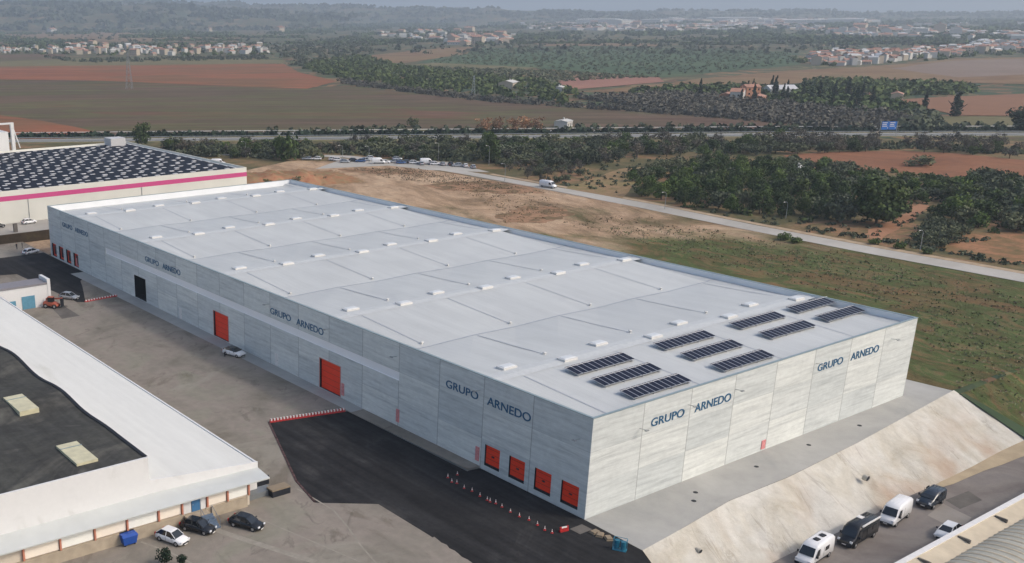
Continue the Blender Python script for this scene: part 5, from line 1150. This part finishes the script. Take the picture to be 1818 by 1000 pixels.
# ------------------------------------------------------------------ houses
def house_me(w_, d_, h_, rh, wallm, roofm, win=True):
    a = MB().box((-w_/2, -d_/2, -.2), (w_/2, d_/2, h_)); a.quad((-w_/2, -d_/2, h_), (-w_/2, d_/2, h_), (-w_/2, 0, h_+rh)); a.quad((w_/2, -d_/2, h_), (w_/2, d_/2, h_), (w_/2, 0, h_+rh)); a.k = 1
    for x in np.arange(-w_/2+1.5, w_/2-1, 3.2):
        for z in np.arange(1.0, h_-1.4, 2.9): a.box((x, -d_/2-.04, z), (x+1.1, -d_/2-.002, z+1.3))
    b = MB(); o = .4
    b.quad((-w_/2-o, -d_/2-o, h_-.1), (w_/2+o, -d_/2-o, h_-.1), (w_/2+o, 0, h_+rh+.05), (-w_/2-o, 0, h_+rh+.05)); b.quad((-w_/2-o, d_/2+o, h_-.1), (w_/2+o, d_/2+o, h_-.1), (w_/2+o, 0, h_+rh+.05), (-w_/2-o, 0, h_+rh+.05))
    b.box((w_*.2, .3, h_+rh*.5), (w_*.2+.8, 1.1, h_+rh+.9))
    return a.mesh('wall', [wallm, M['glass']]), b.mesh('roof', roofm)
HM = [house_me(12, 9, 5.8, 1.7, M['farwhite'], M['terra']), house_me(9, 8, 3.2, 1.5, M['farcream'], M['terra']), house_me(16, 9, 3.4, 1.4, M['farwhite'], M['terra']), house_me(10, 9, 6.2, .4, M['farwhite'], M['farwhite']), house_me(13, 10, 8.5, 1.6, M['farcream'], M['terra'])]
HI = [house_me(46, 22, 7.5, .8, M['farwhite'], M['fargrey']), house_me(70, 28, 8.5, .9, M['farwhite'], M['farwhite']), house_me(30, 14, 9, .6, M['farwhite'], M['farwhite'])]
def house(x, y, k, label, group, s=1.0, rz_=None, pool=None):
    e = empty('house' if pool is not HI else 'industrial_building', (x, y, 0), random.choice([.35, .45, 1.9, -1.1])+random.uniform(-.1, .1) if rz_ is None else rz_, label, 'house' if pool is not HI else 'building', group); e.scale = (s, s, s)
    w_, r_ = (pool or HM)[k]
    for nm, me in (('wall', w_), ('roof', r_)):
        o = D.objects.new(nm, me); col.objects.link(o); o.parent = e
    return e
def village(poly, n, dmin, label, group, s=(.9, 1.2), pool=None):
    for x, y in scatter(poly, n, dmin, tries=120): house(x, y, random.randrange(len(pool or HM)), label, group, random.uniform(*s), pool=pool)
village([(-10, 88), (100, 90), (300, 84), (470, 84), (475, 97), (380, 100), (250, 99), (120, 95), (-10, 96)], 52, 14, 'small pale house in the village row beyond the left red field', 'houses of the left hand village', (.75, 1.05))
village([(100, 80), (190, 80), (190, 86), (100, 87)], 8, 16, 'white house just behind the village row at the left', 'houses behind the left hand village', (1.0, 1.4))
village([(1430, 106), (1500, 100), (1600, 98), (1600, 108), (1520, 117), (1440, 116)], 44, 14, 'terracotta roofed house in the village on the right', 'houses of the terracotta village', (.75, 1.1))
village([(1560, 100), (1640, 92), (1720, 90), (1720, 98), (1640, 104), (1570, 110)], 34, 15, 'pale house at the right end of the terracotta village', 'houses beside the terracotta village', (.75, 1.1))
village([(1725, 84), (1830, 80), (1830, 92), (1730, 95)], 22, 18, 'pale house in the hamlet at the right edge', 'houses of the right edge hamlet', (1, 1.4))
village([(768, 71), (900, 69), (915, 76), (840, 82), (790, 80)], 26, 20, 'pale farm building in the cluster at the middle of the plain', 'farm buildings in mid plain', (1.3, 2.0))
village([(660, 60), (760, 58), (880, 60), (900, 65), (670, 66)], 16, 30, 'white farm building behind the mid plain cluster', 'far farm buildings', (1.4, 2.2))
village([(900, 45), (1060, 42), (1400, 42), (1420, 50), (1260, 58), (1100, 56), (940, 52)], 60, 45, 'hazy building of the distant town', 'buildings of the distant town', (1.4, 2.4))
village([(1400, 52), (1560, 54), (1700, 60), (1700, 70), (1520, 66)], 26, 40, 'hazy house of the distant suburb on the right', 'houses of the distant suburb', (1.6, 2.6))
village([(980, 41), (1100, 39), (1500, 39), (1540, 44), (1100, 46)], 26, 90, 'long white industrial building on the edge of the distant town', 'industrial buildings of the distant town', (1.8, 3.0), HI)
village([(-20, 48), (260, 46), (560, 52), (560, 60), (200, 62), (-20, 58)], 22, 40, 'small white farm scattered over the hazy plain at the left', 'farms on the left plain', (1.4, 2.4))
village([(820, 33), (1120, 34), (1120, 38), (820, 37)], 30, 80, 'tiny pale house in the hazy town below the horizon', 'houses below the horizon', (2.2, 3.6))
def sprawl(name, areas, label):
    """the built-up areas too dense and far to count, as one mesh of gabled blocks"""
    mb = MB(); rg = random.Random(5)
    for poly, n, lo_, hi_ in areas:
        for x, y in scatter(poly, n, 0, tries=3):
            w_, d_, h_ = rg.uniform(lo_, hi_), rg.uniform(lo_, hi_)*.7, rg.uniform(3.2, 8)*(1+lo_/40); a = rg.uniform(0, 3.14); R_ = Matrix.Translation((x, y, 0)) @ Matrix.Rotation(a, 4, 'Z')
            mb.k = rg.choice([0, 0, 1]); mb.box((-w_/2, -d_/2, 0), (w_/2, d_/2, h_), R_); mb.k = rg.choice([2, 2, 2, 3, 0])
            P_ = [tuple(R_ @ Vector(p)) for p in ((-w_/2, -d_/2, h_+.01), (w_/2, -d_/2, h_+.01), (w_/2, 0, h_+1.6), (-w_/2, 0, h_+1.6), (w_/2, d_/2, h_+.01), (-w_/2, d_/2, h_+.01))]
            mb.quad(P_[0], P_[1], P_[2], P_[3]); mb.quad(P_[4], P_[5], P_[3], P_[2])
    tag(mb.build(name, [M['farwhite'], M['farcream'], M['terra'], M['fargrey']]), label, 'town', kind='stuff')
sprawl('town', [([(900, 44), (1080, 40), (1420, 40), (1460, 52), (1260, 58), (1080, 55), (930, 52)], 620, 14, 34), ([(820, 32), (1150, 35), (1500, 37), (1818, 42), (1818, 50), (1400, 40), (820, 38)], 260, 24, 60), ([(1400, 52), (1600, 52), (1818, 60), (1818, 74), (1520, 68)], 170, 12, 26), ([(1100, 38), (1540, 38), (1540, 42), (1100, 42)], 60, 60, 160), ([(0, 41), (600, 36), (900, 34), (900, 40), (500, 48), (0, 48)], 110, 16, 40)], 'hazy built up areas of the distant town')
sprawl('village_houses', [([(1430, 104), (1500, 98), (1620, 95), (1720, 88), (1720, 96), (1600, 109), (1520, 117), (1440, 115)], 190, 7, 13), ([(0, 88), (300, 84), (470, 84), (475, 97), (250, 98), (0, 96)], 80, 7, 13), ([(1720, 80), (1830, 78), (1830, 94), (1725, 96)], 70, 8, 14), ([(660, 60), (910, 66), (915, 77), (790, 80), (700, 68)], 60, 8, 22)], 'small houses and sheds filling the gaps of the villages')
cloud('village_trees', sum([scatter(p, n, 0, tries=3) for p, n in (([(0, 86), (300, 83), (480, 83), (485, 99), (250, 100), (0, 98)], 150), ([(1400, 106), (1500, 98), (1720, 88), (1830, 78), (1830, 95), (1600, 112), (1440, 120)], 190), ([(900, 38), (1420, 38), (1818, 50), (1818, 78), (1260, 60), (930, 54)], 260), ([(640, 58), (910, 60), (920, 82), (700, 72)], 90))], []), 4.2, 26, .3, M['pine'], 'trees standing among the distant houses', 'trees')
M['redhouse'] = plain('brick_red_wall', alb((176, 128, 100)), .9, var=.15)
def single(px_, py_, w_, d_, h_, rh, wm, rm, label, rz_=.45):
    a, b = house_me(w_, d_, h_, rh, wm, rm); e = empty('house', (*g2(px_, py_), 0), rz_, label, 'house')
    for nm, me in (('wall', a), ('roof', b)):
        o = D.objects.new(nm, me); col.objects.link(o); o.parent = e
single(1330, 178, 10, 9, 9, 1.6, M['redhouse'], M['terra'], 'tall terracotta farmhouse beside the white gable', -.5); single(1308, 181, 8, 12, 7, 2, M['farwhite'], M['terra'], 'farmhouse with white gable end, left of the tall terracotta house', -1.1)
single(1290, 178, 14, 8, 4, 1.2, M['redhouse'], M['terra'], 'low reddish outbuilding left of the white gabled farmhouse'); single(1345, 182, 16, 8, 4, 1.2, M['redhouse'], M['terra'], 'low reddish wing right of the tall farmhouse')
single(1383, 170, 20, 12, 5, 2.5, M['farwhite'], M['fargrey'], 'long white barn with a pale roof right of the farmstead', -.5)
single(903, 156, 16, 12, 4.5, 1.6, M['farcream'], M['farwhite'], 'pale house with a white roof in the dark wood'); single(992, 164, 9, 7, 4, .8, M['farwhite'], M['farwhite'], 'small bright white house at the corner of the red brown field')
single(1592, 172+4, 12, 7, 3.6, 1.2, M['farcream'], M['terra'], 'small tan house at the edge of the right hand red field'); single(1543, 178, 14, 6, 3.2, .8, M['redhouse'], M['terra'], 'long low brown building left of the small tan house')
single(1000, 226, 10, 7, 3.4, .6, M['farwhite'], M['farwhite'], 'small white shed at the lower edge of the ploughed field'); single(1418, 315, 6, 4.5, 3.2, .8, M['farwhite'], M['farwhite'], 'small white hut among the pines')
sheet('farm_track', [g2(1005, 226), g2(1060, 232), g2(1085, 236), g2(1040, 235), g2(1000, 230)], .16, M['road'])
# ------------------------------------------------------------------ poles, pylon, sign, rails
def lamp_post(px_, py_, h_, label, g, z=0.0, arm=1):
    x, y = g2(px_, py_); e = empty('lamp_post', (x, y, z), 0, label, 'lamp post', g)
    mb = MB().tube((0, 0, 0), (0, 0, h_*.85), .09, .06, 7); pr = (0, 0, h_*.85)
    for k in range(1, 5): q = (arm*-.0-1.6*(1-math.cos(k*.39)), 0, h_*.85+h_*.15*math.sin(k*.39)); mb.tube(pr, q, .05, n=6); pr = q
    mb.build('pole', M['galv'], e); MB().cbox((pr[0]-.3, 0, pr[2]-.02), (.6, .2, .1)).build('lamp_head', M['whitep'], e)
for i, (x, y, h_) in enumerate(((1633, 446, 5.5), (1395, 388, 5.0), (1180, 372, 5.5), (896, 322, 6.5), (868, 294, 8), (778, 286, 7.5), (655, 290, 7), (608, 288, 7), (524, 284, 7.5), (436, 280, 7))):
    lamp_post(x, y, h_, 'thin grey lamp post, %s along the access road counted from the right' % ['first', 'second', 'third', 'fourth', 'fifth', 'sixth', 'seventh', 'eighth', 'ninth', 'tenth'][i], 'lamp posts along the access road')
def pylon(px_, py_, H_, label):
    x, y = g2(px_, py_); mb = MB(); b0 = H_*.09; lv = [0, .2, .38, .54, .68, .8, .9, 1.0]
    cor = lambda f: [(sx*(b0*(1-f)+.35*f), sy*(b0*(1-f)+.35*f), H_*f) for sx, sy in ((-1, -1), (1, -1), (1, 1), (-1, 1))]
    for a, b in zip(lv, lv[1:]):
        A_, B_ = cor(a), cor(b)
        for i in range(4): mb.tube(A_[i], B_[i], .13, n=4); mb.tube(A_[i], B_[(i+1) % 4], .07, n=4); mb.tube(A_[(i+1) % 4], B_[i], .07, n=4)
    for f, l in ((.72, 4.2), (.84, 5.2), (.95, 3.6)):
        for s in (-1, 1): mb.tube((0, 0, H_*f), (s*l, 0, H_*f), .1, n=4); mb.tube((0, 0, H_*(f+.05)), (s*l, 0, H_*f), .07, n=4)
    o = mb.build('pylon', M['galv'], None, (x, y, 0), .9); tag(o, label, 'pylon')
pylon(230, 158, 29, 'grey lattice power pylon in the left red field'); pylon(840, 172, 15, 'small faint lattice mast by the dark wood')
e = empty('gantry_sign', (*g2(1575, 243), 0), math.atan2(-.831, .556)+rad(90)-rad(40), 'blue motorway sign in two panels on grey posts', 'road sign')
e.rotation_euler[2] = rad(-32); e.scale = (.78, .78, .8)
for s in (-1, 1):
    pn = MB().box((-4.6 if s < 0 else .1, -.12, 4.2), (-.1 if s < 0 else 4.6, .0, 9.0)).build('sign_panel', M['signblue'], e)
    mb = MB(); xo = -4.3 if s < 0 else .4
    for k, z in enumerate((8.0, 7.0, 6.0)): mb.box((xo, -.16, z), (xo+2.6+.5*((k+s) % 2), -.121, z+.45))
    mb.box((xo+3.4, -.16, 4.8), (xo+3.7, -.121, 5.6)); mb.build('sign_lettering', M['whitep'], pn)
for x in (-5.2, 5.2): MB().tube((x, .1, 0), (x, .1, 9.2), .2, n=8).build('post', M['galv'], e)
MB().box((-5.2, .02, 5.0), (5.2, .2, 5.25)).box((-5.2, .02, 8.2), (5.2, .2, 8.45)).build('crossbeam', M['galv'], e)
MB().cbox((-6.6, 0, 1.6), (2.0, 1.0, 3.2)).build('cabinet', M['farcream'], e)
def rail(off, z, label, cat='crash barrier', h=.8, th=.12, m=M['galv']):
    P = [(x, y) for x, y, _ in hwp(off)]; mb = MB()
    for a, b in zip(P, P[1:]):
        d = Vector((b[0]-a[0], b[1]-a[1], 0)); L = d.length; d.normalize(); n = Vector((-d.y, d.x, 0))*th/2
        A_, B_ = Vector((a[0], a[1], 0)), Vector((b[0], b[1], 0)); q = [A_-n, B_-n, B_+n, A_+n]
        mb.loft([[(v_.x, v_.y, h-.34) for v_ in q], [(v_.x, v_.y, h) for v_ in q]])
        for k in range(int(L/8)): c = A_+d*(k*8); mb.cbox((c.x, c.y, h/2-.2), (.14, .14, h-.2))
    tag(mb.build('crash_barrier', m), label, cat)
rail(-8.2, 0, 'pale crash barrier on the near side of the motorway'); rail(6.5, 0, 'pale crash barrier below the median hedge'); rail(29, 0, 'white crash barrier on the far side of the motorway', h=1.0, m=M['whitep'])
# ------------------------------------------------------------------ labels: look-alikes are told apart by their place in the row
bpy.context.view_layer.update()
same = {}
for o in D.objects:
    if o.parent is None and 'label' in o and 'kind' not in o: same.setdefault(o['label'], []).append(o)
for lb_, L_ in same.items():
    if len(L_) < 2: continue
    L_.sort(key=lambda o: toimg(*o.matrix_world.translation)[0])
    for i, o in enumerate(L_):
        k = i+1; sf = 'th' if 10 < k % 100 < 14 else {1: 'st', 2: 'nd', 3: 'rd'}.get(k % 10, 'th')
        o['label'] = '%s, %s' % (lb_, 'leftmost' if i == 0 else 'rightmost' if i == len(L_)-1 else '%d%s from left' % (k, sf))
# ------------------------------------------------------------------ the air
hz = MB().box((-2600, -700, -6.5), (14200, 15700, 420)); m = D.materials.new('haze'); m.use_nodes = True; t = m.node_tree; t.nodes.clear()
out = t.nodes.new('ShaderNodeOutputMaterial'); pv = t.nodes.new('ShaderNodeVolumePrincipled'); pv.inputs['Density'].default_value = 1.6e-4; pv.inputs['Color'].default_value = (.76, .88, 1, 1); pv.inputs['Anisotropy'].default_value = .2
t.links.new(pv.outputs[0], out.inputs['Volume'])
tag(hz.build('haze', m), kind='stuff')
print('objects', len(D.objects))
